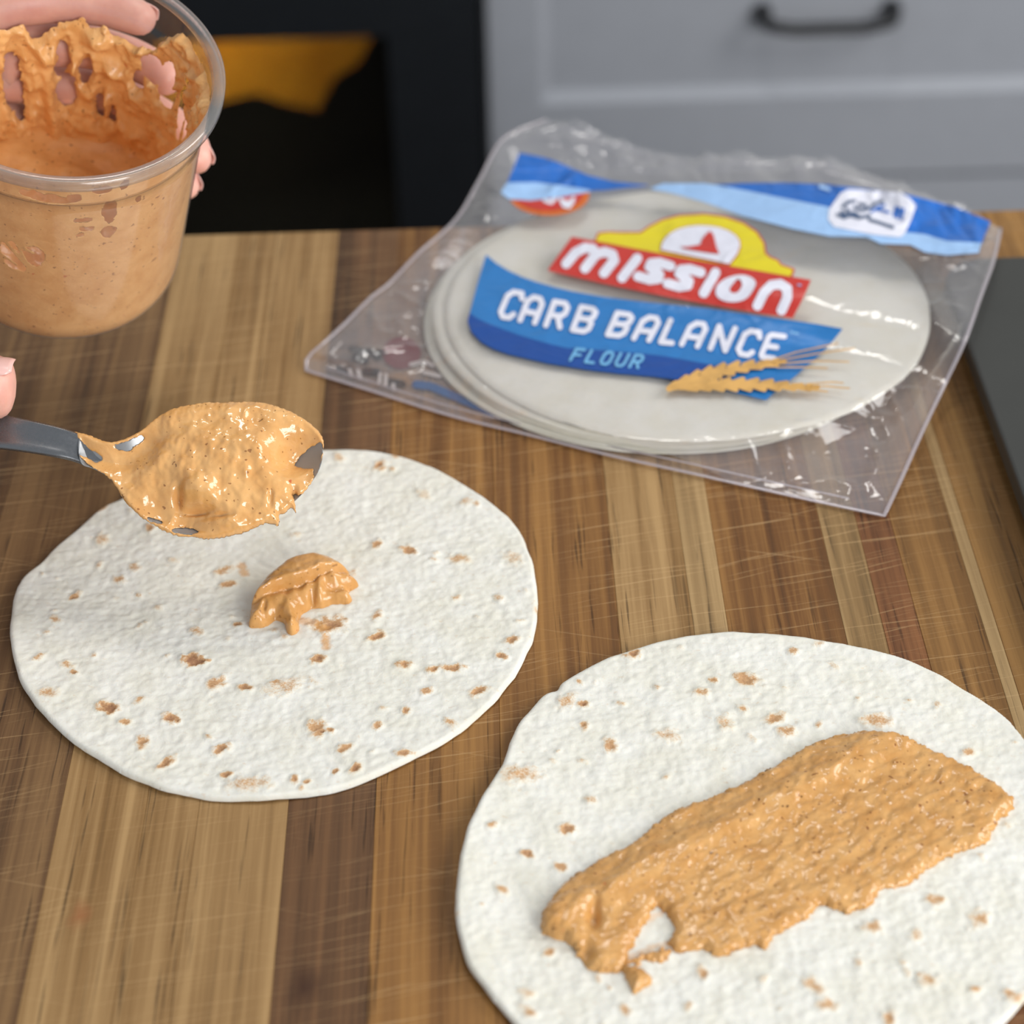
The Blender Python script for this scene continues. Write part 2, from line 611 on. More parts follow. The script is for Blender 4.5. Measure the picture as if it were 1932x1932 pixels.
def drawer(z0, z1, handle_at=None):
    import bmesh
    bm = bmesh.new()
    x0, x1 = xs_l + 0.004, xs_l + 0.946
    st = x_in - x0
    rail = max(z_in - z_gap, 0.04)
    d = 0.009

    def quad(*pts):
        bm.faces.new([bm.verts.new(p) for p in pts])
    O = [(x0, z0), (x1, z0), (x1, z1), (x0, z1)]
    bv = 0.012
    I = [(x0 + st, z0 + rail), (x1 - st, z0 + rail), (x1 - st, z1 - rail), (x0 + st, z1 - rail)]
    J = [(x0 + st + bv, z0 + rail + bv * 1.0), (x1 - st - bv, z0 + rail + bv), (x1 - st - bv, z1 - rail - bv), (x0 + st + bv, z1 - rail - bv)]
    for i in range(4):
        j = (i + 1) % 4
        quad((O[i][0], YB, O[i][1]), (O[j][0], YB, O[j][1]), (I[j][0], YB, I[j][1]), (I[i][0], YB, I[i][1]))
        quad((I[i][0], YB, I[i][1]), (I[j][0], YB, I[j][1]), (J[j][0], YB + d, J[j][1]), (J[i][0], YB + d, J[i][1]))
        quad((O[i][0], YB, O[i][1]), (O[j][0], YB, O[j][1]), (O[j][0], YB + 0.02, O[j][1]), (O[i][0], YB + 0.02, O[i][1]))
    quad(*[(p[0], YB + d, p[1]) for p in J])
    quad(*[(p[0], YB + 0.02, p[1]) for p in O])
    bmesh.ops.remove_doubles(bm, verts=bm.verts, dist=1e-5)
    bmesh.ops.recalc_face_normals(bm, faces=bm.faces)
    me = bpy.data.meshes.new('drawer')
    bm.to_mesh(me); bm.free()
    dr = parent_keep(link('drawer', me, MAT['cabinet']), cab)
    if handle_at is not None:
        (ax, az), (bx, bz) = handle_at
        yh = YB + d - 0.034
        pts = [(ax, YB + d, az), (ax, yh + 0.012, az), (ax + 0.004, yh + 0.004, az - 0.002), (ax + 0.014, yh, az - 0.003)]
        zz = (az + bz) / 2 - 0.006
        mid = [(ax + 0.03 + (bx - ax - 0.06) * i / 6, yh, zz) for i in range(7)]
        pts += mid + [(bx - 0.014, yh, bz - 0.003), (bx - 0.004, yh + 0.004, bz - 0.002), (bx, yh + 0.012, bz), (bx, YB + d, bz)]
        P = spline(pts, 4, False)
        rr = np.full(len(P), 0.0062)
        rr[:3] = rr[-3:] = 0.010
        h = link('handle', tube_mesh('handle', P, rr, 14, 1.0, (0.3, 0.2, 1)), MAT['black_metal'], dr)
        tag(h, 'black metal bar pull')
        h.matrix_parent_inverse = Matrix.Identity(4)
    return dr


hA, hB = W(1444, 42, YB - 0.02), W(1690, 38, YB - 0.02)
zmid = (hA[2] + hB[2]) / 2
drawer(z_gap + 0.003, z_gap + 0.003 + 2 * (zmid - z_gap) , ((hA[0], zmid), (hB[0], zmid)))
drawer(z_gap - 0.003 - 0.33, z_gap - 0.003)
parent_keep(link('worktop', box_mesh('worktop', xs_l - 0.002, xs_l + 0.97, YB - 0.02, YB + 0.62, -0.07, -0.035, 0.003), MAT['wall']), cab)

# oven: black range left of the cabinets
ox1 = xs_l - 0.004
ox0 = ox1 - 0.76
oven = tag(empty('oven', ((ox0 + ox1) / 2, YB + 0.3, FLOOR)), 'black oven with an imitated golden reflection in its glass door, beside the grey cabinets', 'oven')
wx1 = W(735, 120)[0]
wx0 = ox0 + (ox1 - wx1)
wz1 = W(560, 62)[2]
wz0 = wz1 - 0.33
yf = YB - 0.015
for n_, b_ in (('side_panel', (ox0, ox0 + 0.02, yf + 0.03, YB + 0.6, FLOOR + 0.02, -0.05)), ('side_panel', (ox1 - 0.02, ox1, yf + 0.03, YB + 0.6, FLOOR + 0.02, -0.05)),
               ('back_panel', (ox0, ox1, YB + 0.58, YB + 0.6, FLOOR + 0.02, -0.05)), ('cooktop', (ox0, ox1, yf, YB + 0.6, -0.05, -0.03)),
               ('control_panel', (ox0, ox1, yf, yf + 0.03, -0.17, -0.05)), ('storage_drawer', (ox0, ox1, yf, yf + 0.03, FLOOR, wz0 - 0.13)),
               ('cavity_floor', (ox0 + 0.02, ox1 - 0.02, yf + 0.03, YB + 0.58, wz0 - 0.04, wz0 - 0.02)), ('cavity_ceiling', (ox0 + 0.02, ox1 - 0.02, yf + 0.03, YB + 0.58, wz1 + 0.03, wz1 + 0.05))):
    parent_keep(link(n_, box_mesh(n_, *b_, 0.002), MAT['oven_black']), oven)
# door ring around the window, four bars joined
import bmesh
bm = bmesh.new()
for (a, b, c, d_) in ((ox0, ox1, wz1, -0.175), (ox0, ox1, wz0 - 0.125, wz0), (ox0, wx0, wz0, wz1), (wx1, ox1, wz0, wz1)):
    r = bmesh.ops.create_cube(bm, size=1.0)
    for v in r['verts']:
        v.co = Vector(((a + b) / 2 + v.co.x * (b - a), yf + 0.015 + v.co.y * 0.03, (c + d_) / 2 + v.co.z * (d_ - c)))
me = bpy.data.meshes.new('door'); bm.to_mesh(me); bm.free()
od = parent_keep(link('door', me, MAT['oven_black']), oven)
MAT['oven_glass'] = clear_mat('oven_glass', (0.42, 0.42, 0.42, 1), (0.01, 0.01, 0.01, 1), 0.15, 0.05, 0.35)
g = link('window', box_mesh('window', wx0 - 0.004, wx1 + 0.004, yf + 0.012, yf + 0.016, wz0 - 0.004, wz1 + 0.004), MAT['oven_glass'], od)
g.matrix_parent_inverse = Matrix.Identity(4)
hb = link('handle', tube_mesh('handle', [(ox0 + 0.06, yf, -0.19), (ox0 + 0.06, yf - 0.04, -0.19), (ox0 + 0.08, yf - 0.05, -0.19), (ox1 - 0.08, yf - 0.05, -0.19), (ox1 - 0.06, yf - 0.04, -0.19), (ox1 - 0.06, yf, -0.19)], [0.01] * 6, 12), MAT['black_metal'], od)
# gold panel added inside the oven to imitate a reflection in the glass
t = NT('reflection_gold')
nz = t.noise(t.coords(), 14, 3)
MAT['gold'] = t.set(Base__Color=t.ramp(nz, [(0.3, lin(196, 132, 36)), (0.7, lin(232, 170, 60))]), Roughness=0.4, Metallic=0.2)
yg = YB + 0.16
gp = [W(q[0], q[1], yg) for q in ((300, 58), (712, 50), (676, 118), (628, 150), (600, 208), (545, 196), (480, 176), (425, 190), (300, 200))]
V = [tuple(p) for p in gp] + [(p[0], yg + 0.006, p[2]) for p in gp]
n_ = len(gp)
me = bpy.data.meshes.new('reflection_gold')
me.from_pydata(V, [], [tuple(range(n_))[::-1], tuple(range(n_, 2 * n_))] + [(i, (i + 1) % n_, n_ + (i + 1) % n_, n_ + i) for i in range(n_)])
parent_keep(link('reflection_panel', me, MAT['gold']), oven)
ld = bpy.data.lights.new('reflection_light', 'AREA'); ld.energy = 6.5; ld.size = 0.10; ld.color = (1, 0.84, 0.5)  # added light that brightens the gold panel, not a real oven lamp
lo_ = bpy.data.objects.new('reflection_light', ld); COL.objects.link(lo_)
lo_.location = (wx1 - 0.30, YB + 0.05, wz1 + 0.02)
lo_.rotation_euler = (Vector((wx1 - 0.16, yg, wz1 - 0.06)) - lo_.location).to_track_quat('-Z', 'Y').to_euler()

# ------------------------------------------------------------------ wooden countertop
xb = [-0.60, -0.56, -0.52, -0.475, -0.44, -0.40, -0.362, -0.322, -0.285, -0.243, -0.202, -0.153, -0.124, -0.106, -0.0757, -0.0462, -0.0035, 0.0418, 0.0695, 0.0822, 0.125, 0.1395, 0.153, 0.1765,
      0.1815, 0.222, 0.262, 0.30, 0.345, 0.39, 0.43, 0.47, 0.52]
TAN, GOLD, BRN, DRK, PALE, RED = (lin(176, 141, 94), lin(134, 100, 58)), (lin(158, 116, 64), lin(112, 76, 36)), (lin(132, 100, 64), lin(96, 68, 42)), \
    (lin(116, 82, 52), lin(84, 57, 34)), (lin(182, 150, 104), lin(136, 106, 66)), (lin(132, 86, 50), lin(90, 54, 28))
ORG = (lin(156, 112, 60), lin(104, 66, 30))
cols = {-0.285: BRN, -0.243: BRN, -0.202: BRN, -0.153: TAN, -0.124: TAN, -0.106: TAN, -0.0757: DRK, -0.0462: ORG, -0.0035: ORG, 0.0418: TAN, 0.0695: PALE, 0.0822: ORG, 0.125: PALE,
        0.1395: RED, 0.153: GOLD, 0.1765: PALE, 0.1815: GOLD, 0.222: GOLD}
ctr = tag(empty('wooden_countertop', (-0.04, 0.3, -0.04)), 'butcher block countertop of glued brown and tan wooden staves, scratched by knives', 'countertop')
cyc = [TAN, ORG, BRN, GOLD, TAN, DRK]
kn = {-0.0757: [(*at(572., 1868.)[:2], 0.012, lin(62, 36, 20))], -0.106: [(*at(664., 552.)[:2], 0.007, lin(46, 28, 16))],
      -0.153: [(*at(60., 1560.)[:2], 0.01, lin(128, 70, 44)), (*at(150., 1730.)[:2], 0.008, lin(150, 98, 58))]}
for i in range(len(xb) - 1):
    c = cols.get(xb[i], cyc[i % 6])
    m = wood('wood_stave', c[0], c[1], i * 1.7 + 0.3, knots=kn.get(xb[i], ()))
    g_ = 0.00004
    me = box_mesh('plank', xb[i] + g_, xb[i + 1] - g_, -0.35, BOARD_Y, -0.04, 0.0, 0.00015, 1)
    p = parent_keep(link('plank', me, m), ctr)
isl = tag(empty('kitchen_island', (-0.04, 0.24, FLOOR)), 'island base cabinet under the wooden countertop', 'cabinet')
parent_keep(link('body', box_mesh('body', -0.56, 0.48, -0.3, BOARD_Y - 0.04, FLOOR + 0.08, -0.0402), MAT['cabinet']), isl)
parent_keep(link('toe_kick', box_mesh('toe_kick', -0.5, 0.42, -0.25, BOARD_Y - 0.1, FLOOR, FLOOR + 0.08), MAT['dark']), isl)

# ------------------------------------------------------------------ dark grey tray at the right
TRZ = 0.022
tx0, ty1 = (at(1820., 640., TRZ)[0] + at(1932., 858., TRZ)[0]) / 2, at(1925., 462., TRZ)[1]
tx1, ty0, tr_ = tx0 + 0.30, ty1 - 0.36, 0.022
P = np.array([(cx_ + tr_ * math.cos(a_), cy_ + tr_ * math.sin(a_)) for cx_, cy_, q_ in ((tx0 + tr_, ty0 + tr_, 2), (tx1 - tr_, ty0 + tr_, 3), (tx1 - tr_, ty1 - tr_, 0), (tx0 + tr_, ty1 - tr_, 1))
              for a_ in [(q_ + k_ / 8) * math.pi / 2 for k_ in range(9)]])
bm = bmesh.new()
vs = [bm.verts.new((q[0], q[1], TRZ)) for q in P]
f = bm.faces.new(vs)
bmesh.ops.recalc_face_normals(bm, faces=[f])
if f.normal.z < 0: f.normal_flip()
ret = bmesh.ops.inset_region(bm, faces=[f], thickness=0.006, depth=0.0)
ret = bmesh.ops.inset_region(bm, faces=[f], thickness=0.004, depth=-0.006)
me = bpy.data.meshes.new('tray'); bm.to_mesh(me); bm.free()
MAT['tray'] = plain('tray_coating', lin(54, 54, 51), 0.42, var=0.05)
tr = link('tray', me, MAT['tray'])
sm = tr.modifiers.new('thick', 'SOLIDIFY'); sm.thickness = 0.009; sm.offset = -1
bv = tr.modifiers.new('bev', 'BEVEL'); bv.width = 0.0012; bv.segments = 2
tag(tr, 'dark grey flat metal tray lying at the right edge of the countertop', 'tray')
cen = P.mean(0)
for k in range(4):
    bm = bmesh.new()
    q = cen + (np.array([P[[4, 13, 22, 31][k]]])[0] - cen) * 0.72
    r = bmesh.ops.create_cone(bm, cap_ends=True, segments=16, radius1=0.008, radius2=0.009, depth=0.0075)
    for v in r['verts']: v.co += Vector((q[0], q[1], 0.00375))
    me = bpy.data.meshes.new('foot'); bm.to_mesh(me); bm.free()
    link('foot', me, MAT['dark'], tr)


# ------------------------------------------------------------------ tortillas on the board
def spots_field(X, Y, spots, z=0.002):
    out = np.zeros(X.shape)
    wob = fbm(X * 420, Y * 420, 1.3, 3)
    for s in spots:
        x, y, r = s[:3]
        k = s[3] if len(s) > 3 else 0.85
        asp = s[4] if len(s) > 4 else 1.35
        c = at(float(x), float(y), z)
        dist = np.linalg.norm(c - CAM)
        rw = r * dist / FPX
        ang = (x * 13 % 7) / 7 * 3.14 if len(s) <= 5 else s[5]
        dx, dy = X - c[0], Y - c[1]
        a = dx * math.cos(ang) + dy * math.sin(ang)
        b = -dx * math.sin(ang) + dy * math.cos(ang)
        d = np.hypot(a / asp, b * 1.1) / rw + wob * 0.45
        out = np.maximum(out, k * np.clip(1.35 - d, 0, 1))
    return out


def tortilla(name, px, spots, seed, smear=(), label='', zc=0.0, thick=0.0021, lifts=()):
    P = spline(at(np.array(px)[:, 0].astype(float), np.array(px)[:, 1].astype(float), 0.003)[:, :2], 5)
    P = P + 0.00045 * np.stack([fbm(P[:, 0] * 90, P[:, 1] * 90, seed, 2), fbm(P[:, 0] * 90, P[:, 1] * 90, seed + 9, 2)], -1)
    step = 0.0007
    X, Y = grid_for(P, step)
    F = poly_field(X, Y, P)
    x, y, f, Q, used = field_grid(X, Y, F, step)
    f = np.maximum(f, 0)
    lift = 0.0004 + 0.0010 * smooth(fbm(x * 22, y * 22, seed, 2), -0.2, 1.0) * np.exp(-f / 0.02)
    for lx, ly, lr, lh in lifts:
        c = at(float(lx), float(ly))
        lift = lift + lh * np.exp(-((x - c[0]) ** 2 + (y - c[1]) ** 2) / (lr * lr)) * np.exp(-f / 0.018)
    bumps = 0.00035 * fbm(x * 110, y * 150, seed, 4) + 0.0004 * np.maximum(perlin(x * 45, y * 45, seed + 3), 0) + 0.00028 * fbm(x * 330, y * 420, seed + 5, 2)
    t0 = thick * np.sqrt(np.clip(1 - (1 - np.clip(f / 0.0016, 0, 1)) ** 2, 0.02, 1))
    sp_ = np.clip(spots_field(x, y, spots) + spots_field(x, y, mini(x, y, seed)), 0, 1)
    blister = 0.0005 * smooth(sp_, 0.0, 0.35) - 0.0007 * smooth(sp_, 0.5, 1)
    z = lift + t0 + (bumps + blister) * smooth(f, 0, 0.004)
    top = np.stack([x, y, z + zc], -1)
    bot = np.stack([x, y, lift + zc], -1)
    V, QQ = closed(top, bot, Q)
    me = raw_mesh(name, V, QQ)
    sm_ = np.zeros(len(x))
    for pts, w, k in smear:
        L = [at(float(a), float(b), 0.002)[:2] for a, b in pts]
        sf = line_field(x, y, [L], w)
        sm_ = np.maximum(sm_, k * np.clip(sf / (w * 0.35) + fbm(x * 500, y * 500, 2, 2) * 0.4, 0, 1))
    c = np.zeros((len(V), 3)); c[:len(x), 0] = sp_; c[:len(x), 1] = sm_
    set_attr(me, 'toast', c)
    o = link(name, me, MAT['tortilla'])
    c0 = V.mean(0)
    tag(o, label, 'tortilla')
    return o


def mini(x, y, seed):
    r = random.Random(seed)
    x0, x1, y0, y1 = x.min(), x.max(), y.min(), y.max()
    out = []
    for k in range(60):
        wx, wy = r.uniform(x0, x1), r.uniform(y0, y1)
        p = project((wx, wy, 0.002))
        out.append((p[0], p[1], r.uniform(4, 8.5), r.uniform(0.3, 0.62), r.uniform(1, 2)))
    return out


def project(P):
    v = np.asarray(P, float) - CAM
    w = v @ FWD
    return 966 + FPX * (v @ RT) / w, 966 - FPX * (v @ UP) / w


MAT['tortilla'] = tortilla_mat('tortilla')
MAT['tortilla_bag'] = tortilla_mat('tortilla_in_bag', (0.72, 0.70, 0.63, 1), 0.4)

LT = [(22, 1175), (27, 1120), (47, 1085), (78, 1058), (101, 1033), (156, 984), (188, 957), (232, 935), (290, 905), (360, 880), (450, 858), (530, 848), (612, 846), (690, 846), (760, 858),
      (830, 885), (890, 918), (940, 955), (965, 975), (985, 1005), (1000, 1040), (1011, 1090), (1015, 1140), (1010, 1180), (1000, 1215), (970, 1270), (930, 1320), (880, 1365), (820, 1405),
      (760, 1435), (700, 1462), (630, 1487), (560, 1498), (470, 1504), (410, 1502), (350, 1495), (290, 1480), (230, 1455), (170, 1420), (120, 1385), (75, 1340), (45, 1300), (28, 1255), (21, 1215)]
LS = [(204, 1340, 18, 1.1, 1.1), (365, 1247, 19, 1.05, 1.2, 0), (323, 1358, 14, .95), (600, 1245, 14, .95, 1.1), (269, 1404, 15, .75), (419, 1416, 14, .85), (313, 1443, 12, .8, 1.8), (427, 1464, 9), (598, 1376, 20, .7),
      (624, 1381, 8), (538, 1298, 26, .5, 1.6, 0.2), (406, 1293, 17, .68, 1.2), (463, 1301, 11), (763, 1257, 12), (818, 1265, 11), (854, 1263, 12, .8, 2, 0), (903, 1306, 14, .8, 1.6, 0.3), (947, 1240, 10),
      (965, 1210, 12, .8), (805, 1306, 10, .7), (766, 1342, 9), (712, 1371, 11, .7), (650, 1415, 13, .75), (763, 1423, 11, .8, 1.8), (670, 1454, 10, .7), (634, 1457, 7), (556, 1474, 9), (580, 1477, 7),
      (471, 1482, 22, .5, 2, 0), (264, 1324, 10, .6), (238, 1366, 10, .7), (142, 1275, 7), (127, 1260, 12, .6), (91, 1316, 14, .6), (75, 1249, 11, .6), (849, 1366, 12, .6), (139, 1131, 9, .75), (107, 1175, 10, .6),
      (225, 1097, 11, .7), (254, 1073, 12, .5), (420, 1080, 14, .6, 1.5, .5), (431, 1106, 12, .7, 1.4, .2), (192, 1021, 16, .5), (283, 1001, 10, .7), (194, 961, 10, .6), (373, 1195, 13, .55), (417, 1287, 10, .6),
      (771, 1041, 14, .8), (711, 1030, 10, .75), (711, 1164, 11, .7), (711, 1205, 9, .9, 2, .4), (622, 1183, 26, .9, 1.2, 0), (868, 1057, 17, .55), (968, 1057, 20, .45), (448, 1181, 9, .8), (640, 868, 12, .5), (720, 875, 9, .6),
      (880, 950, 12, .5), (800, 935, 14, .4), (745, 862, 9, .6), (940, 1130, 9, .5), (860, 1130, 9, .5), (560, 1010, 10, .4), (330, 1060, 9, .4), (300, 1150, 9, .4), (90, 1200, 8, .5)]
tl = tortilla('tortilla', LT, LS, 3, smear=[([(455, 1070), (463, 1085)], 0.006, 0.75), ([(560, 1170), (590, 1178), (614, 1190)], 0.007, 0.7), ([(614, 1205), (616, 1222)], 0.0055, 0.85), ([(480, 1185), (470, 1178)], 0.003, 0.5)],
              label='left flour tortilla carrying a small dollop of sauce in its middle', lifts=[(70, 1330, 0.05, 0.002), (30, 1180, 0.04, 0.0012)])

RTT = [(862, 1690), (864, 1650), (880, 1573), (900, 1527), (921, 1488), (940, 1458), (952, 1438), (962, 1400), (976, 1370), (1000, 1337), (1015, 1318), (1030, 1305), (1049, 1299), (1052, 1296), (1060, 1284), (1082, 1270), (1124, 1246), (1172, 1227), (1242, 1206), (1306, 1193),
       (1370, 1188), (1434, 1189), (1498, 1195), (1552, 1203), (1616, 1214), (1690, 1233), (1755, 1259), (1819, 1294), (1894, 1345), (1950, 1410), (1995, 1490), (2022, 1580), (2025, 1680), (1995, 1790), (1930, 1890), (1830, 1980),
       (1700, 2060), (1540, 2105), (1380, 2112), (1220, 2078), (1100, 2025), (1010, 1968), (960, 1922), (932, 1888), (890, 1835), (870, 1788), (861, 1730)]
RS = [(1196, 1236, 12, .9), (1408, 1284, 20, .75), (1069, 1327, 18, .55), (1100, 1332, 9, .9), (1323, 1310, 13, .6), (1346, 1287, 8, .7), (1462, 1358, 16, .75), (1484, 1383, 15, .7), (1368, 1366, 17, .5), (1261, 1392, 20, .5),
      (1151, 1409, 15, .75), (1103, 1372, 9, .8), (1402, 1340, 9, .65), (984, 1471, 26, .55, 1.6, 0), (1072, 1570, 15, .85, 1.1), (995, 1617, 10, .85), (1058, 1640, 12, .7), (947, 1686, 12, .6), (930, 1567, 9, .6), (1035, 1802, 12, .65),
      (1326, 1838, 13, .7), (1764, 1700, 16, .6), (1846, 1737, 19, .6), (1645, 1751, 15, .65), (1727, 1768, 13, .5), (1750, 1852, 16, .6), (1535, 1864, 18, .55), (1561, 1898, 15, .6), (1677, 1923, 14, .7), (995, 1915, 14, .6),
      (995, 1881, 14, .45), (1654, 1363, 20, .6, 1.6, 0), (1826, 1423, 11, .65), (1114, 1513, 12, .5), (1496, 1231, 11, .6), (1546, 1217, 9, .5), (1094, 1290, 7, .6), (1917, 1889, 14, .6), (1179, 1909, 12, .6), (1258, 1468, 8, .5),
      (1380, 1500, 10, .3), (1130, 1850, 8, .5), (1440, 1850, 9, .4), (1620, 1820, 9, .5), (1300, 1900, 10, .5), (1850, 1620, 9, .4), (1900, 1560, 9, .4), (1100, 1440, 8, .5), (1170, 1330, 8, .5), (1240, 1300, 7, .5)]
tr2 = tortilla('tortilla', RTT, RS, 21, smear=[([(1215, 1740), (1250, 1725)], 0.004, 0.5), ([(1180, 1812), (1235, 1788), (1275, 1782)], 0.004, 0.55)],
               label='right flour tortilla with the long smear of sauce spread across it', lifts=[(862, 1690, 0.05, 0.0035), (950, 1460, 0.03, 0.0015)])


def surf_bvh(o, n=None):
    me = o.data
    return BVHTree.FromPolygons([tuple(v.co) for v in me.vertices], [tuple(p.vertices) for p in me.polygons])


# ------------------------------------------------------------------ sauce spread on the right tortilla
def sauce_layer(name, polys, holes, step, hfun, base, mat, parent=None, zref=0.004, extra=None, rag=0.0008):
    Ps = [np.array([at(float(a), float(b), zref)[:2] for a, b in p]) for p in polys]
    Ps = [spline(p, 3) for p in Ps]
    allp = np.concatenate(Ps)
    X, Y = grid_for(allp, step)
    F = np.full(X.shape, -1e9)
    for p in Ps:
        F = np.maximum(F, poly_field(X, Y, p))
    for h, w in holes:
        hp = spline(np.array([at(float(a), float(b), zref)[:2] for a, b in h]), 3)
        F = np.minimum(F, -poly_field(X, Y, hp) if w is None else F)
    F = F + rag * fbm(X * 420, Y * 420, 3.3, 2) + rag * 0.8 * perlin(X * 1100, Y * 1100, 1.2)
    if extra is not None:
        F = extra(X, Y, F)
    x, y, f, Q, used = field_grid(X, Y, F, step)
    f = np.maximum(f, 0)
    h = hfun(x, y, f)
    top = np.stack([x, y, base + h], -1)
    bot = np.stack([x, y, base - 0.0012 + 0 * h], -1)
    V, QQ = closed(top, bot, Q)
    return link(name, raw_mesh(name, V, QQ), mat, parent)


SPR = [(1021, 1734), (1038, 1697), (1066, 1663), (1134, 1618), (1190, 1590), (1258, 1536), (1304, 1516), (1405, 1474), (1507, 1417), (1558, 1392), (1614, 1380), (1648, 1379), (1699, 1389), (1756, 1412), (1812, 1437),
       (1857, 1462), (1883, 1479), (1908, 1499), (1912, 1522), (1886, 1544), (1870, 1567), (1857, 1587), (1801, 1607), (1744, 1640), (1711, 1668), (1665, 1674), (1643, 1703), (1603, 1717), (1569, 1711), (1547, 1703),
       (1518, 1731), (1462, 1759), (1445, 1787), (1417, 1776), (1360, 1802), (1326, 1787), (1281, 1793), (1262, 1775), (1272, 1753), (1258, 1720), (1240, 1706), (1222, 1730), (1205, 1760), (1190, 1787), (1173, 1827),
       (1145, 1833), (1117, 1827), (1094, 1804), (1083, 1787), (1049, 1770), (1026, 1759)]
CRB = [(1171, 1821), (1196, 1822), (1224, 1833), (1230, 1850), (1212, 1862), (1196, 1872), (1190, 1860), (1183, 1845)]
STK = [(1180, 1812), (1200, 1800), (1240, 1789), (1268, 1786), (1262, 1800), (1245, 1812), (1220, 1810), (1200, 1816)]
upA, upB = at(1040., 1700., 0.004)[:2], at(1600., 1400., 0.004)[:2]


def spread_h(x, y, f):
    e = np.sqrt(np.clip(1 - (1 - np.clip(f / 0.0035, 0, 1)) ** 2, 0, 1))
    L = (upB - upA) / np.linalg.norm(upB - upA)
    nrm_ = np.array([L[1], -L[0]])
    s = (x - upA[0]) * nrm_[0] + (y - upA[1]) * nrm_[1]          # distance from the upper edge
    al = (x - upA[0]) * L[0] + (y - upA[1]) * L[1]
    ridge = np.exp(-((s - 0.007) / 0.006) ** 2)
    tip = np.exp(-((al + 0.004) ** 2 + (s - 0.014) ** 2) / 0.014 ** 2)
    h = 0.0022 + 0.0022 * ridge + 0.0028 * tip
    u, v = al * 1.0, s * 1.0
    h = h + 0.0005 * fbm(u * 95, v * 190, 1, 3) + 0.0005 * np.maximum(perlin(u * 170, v * 300, 4), 0) - 0.0006 * np.maximum(perlin(u * 300, v * 420, 8), 0)
    c = at(1118., 1742., 0.004); c2 = at(1106., 1800., 0.004); c3 = at(1122., 1715., .004)
    for q, k, w in ((c, 0.004, .003), (c2, 0.0035, .003), (c3, .002, .0025)):
        h = h - k * np.exp(-(((x - q[0]) / (w * .7)) ** 2 + ((y - q[1]) / (w * 1.3)) ** 2))
    return np.maximum(h, 0.0007) * e


sp_root = tag(empty('sauce_spread', tuple(at(1450., 1580., 0.003))), 'long smear of orange sauce spread over the right tortilla', 'sauce')
o = sauce_layer('sauce_smear', [SPR], [], 0.0006, spread_h, 0.0029, MAT['sauce']); parent_keep(o, sp_root)
o = sauce_layer('sauce_crumb', [CRB], [], 0.0004, lambda x, y, f: 0.0035 * np.sqrt(np.clip(f / 0.003, 0, 1)) * (1 + 0.3 * fbm(x * 300, y * 300, 3, 3)), 0.0027, MAT['sauce'], rag=0.0004); parent_keep(o, sp_root)
o = sauce_layer('sauce_crumb', [STK], [], 0.0004, lambda x, y, f: 0.0014 * np.sqrt(np.clip(f / 0.001, 0, 1)) * (1 + 0.5 * fbm(x * 500, y * 500, 3, 3)), 0.0025, MAT['sauce'], rag=0.001); parent_keep(o, sp_root)

# ------------------------------------------------------------------ dollop on the left tortilla
DO = [(469, 1177, .001), (476, 1141, .002), (484, 1113, .005), (503, 1086, .006), (528, 1067, .006), (560, 1052, .006), (593, 1046, .006), (624, 1055, .005), (649, 1071, .004), (668, 1092, .002), (676, 1103, .001), (657, 1115, .001), (664, 1129, .001),
      (655, 1139, 0), (628, 1141, 0), (608, 1148, 0), (595, 1148, 0), (583, 1152, 0), (566, 1166, 0), (564, 1189, 0), (552, 1199, 0), (541, 1193, 0), (537, 1179, 0), (521, 1170, 0), (504, 1181, 0), (483, 1186, 0)]
DW = spline(np.array([at(float(a), float(b), 0.0025 + z)[:2] for a, b, z in DO]), 4)
step = 0.00045
X, Y = grid_for(DW, step)
F = poly_field(X, Y, DW) + 0.00025 * fbm(X * 350, Y * 350, 2, 2)
x, y, f, Q, used = field_grid(X, Y, F, step)
f = np.maximum(f, 0)
r0, r1 = at(484., 1132., 0.008)[:2], at(652., 1078., 0.008)[:2]
L = (r1 - r0) / np.linalg.norm(r1 - r0)
NN = np.array([-L[1], L[0]])
al = (x - r0[0]) * L[0] + (y - r0[1]) * L[1]
s = (x - r0[0]) * NN[0] + (y - r0[1]) * NN[1] + 0.0012 * perlin(al * 120, al * 30, 2)
e = np.sqrt(np.clip(1 - (1 - np.clip(f / 0.0075, 0, 1)) ** 2, 0, 1))
back = 0.0118 + 0.0008 * fbm(x * 60, y * 60, 5, 2)
front = 0.0068 + 0.0012 * perlin(x * 130, y * 100, 8) + 0.0012 * perlin(x * 260, y * 200, 3)
w = smooth(s, -0.0006, 0.0008)
groove = np.exp(-(s / 0.0006) ** 2) * smooth(al, 0.0, 0.01)
scal = 0.0004 * np.abs(perlin(x * 330, y * 330, 4)) * np.exp(-f / 0.003)
h = (front * (1 - w) + back * w) * e - 0.0012 * groove * e + 0.0003 * fbm(x * 300, y * 300, 6, 2) * e - scal
for (qx, qy, k, rx, ry) in ((632, 1112, 0.0045, .0030, .0022), (590, 1130, .0028, .0012, .0025), (500, 1150, .002, .0008, .002), (570, 1150, .002, .0015, .0012), (655, 1104, .0012, .002, .001)):
    q = at(float(qx), float(qy), 0.006)
    h = h - k * np.exp(-(((x - q[0]) / rx) ** 2 + ((y - q[1]) / ry) ** 2))
for (qx, qy, k, rx, ry) in ((606, 1112, .0014, .0016, .005), (645, 1098, .0014, .006, .0016), (520, 1138, .0008, .006, .0016), (552, 1180, .0014, .0022, .003)):
    q = at(float(qx), float(qy), 0.006)
    h = h + e * k * np.exp(-(((x - q[0]) / rx) ** 2 + ((y - q[1]) / ry) ** 2))
h = np.maximum(h, 0.0002)
V, QQ = closed(np.stack([x, y, 0.0026 + h], -1), np.stack([x, y, 0.0015 + 0 * h], -1), Q)
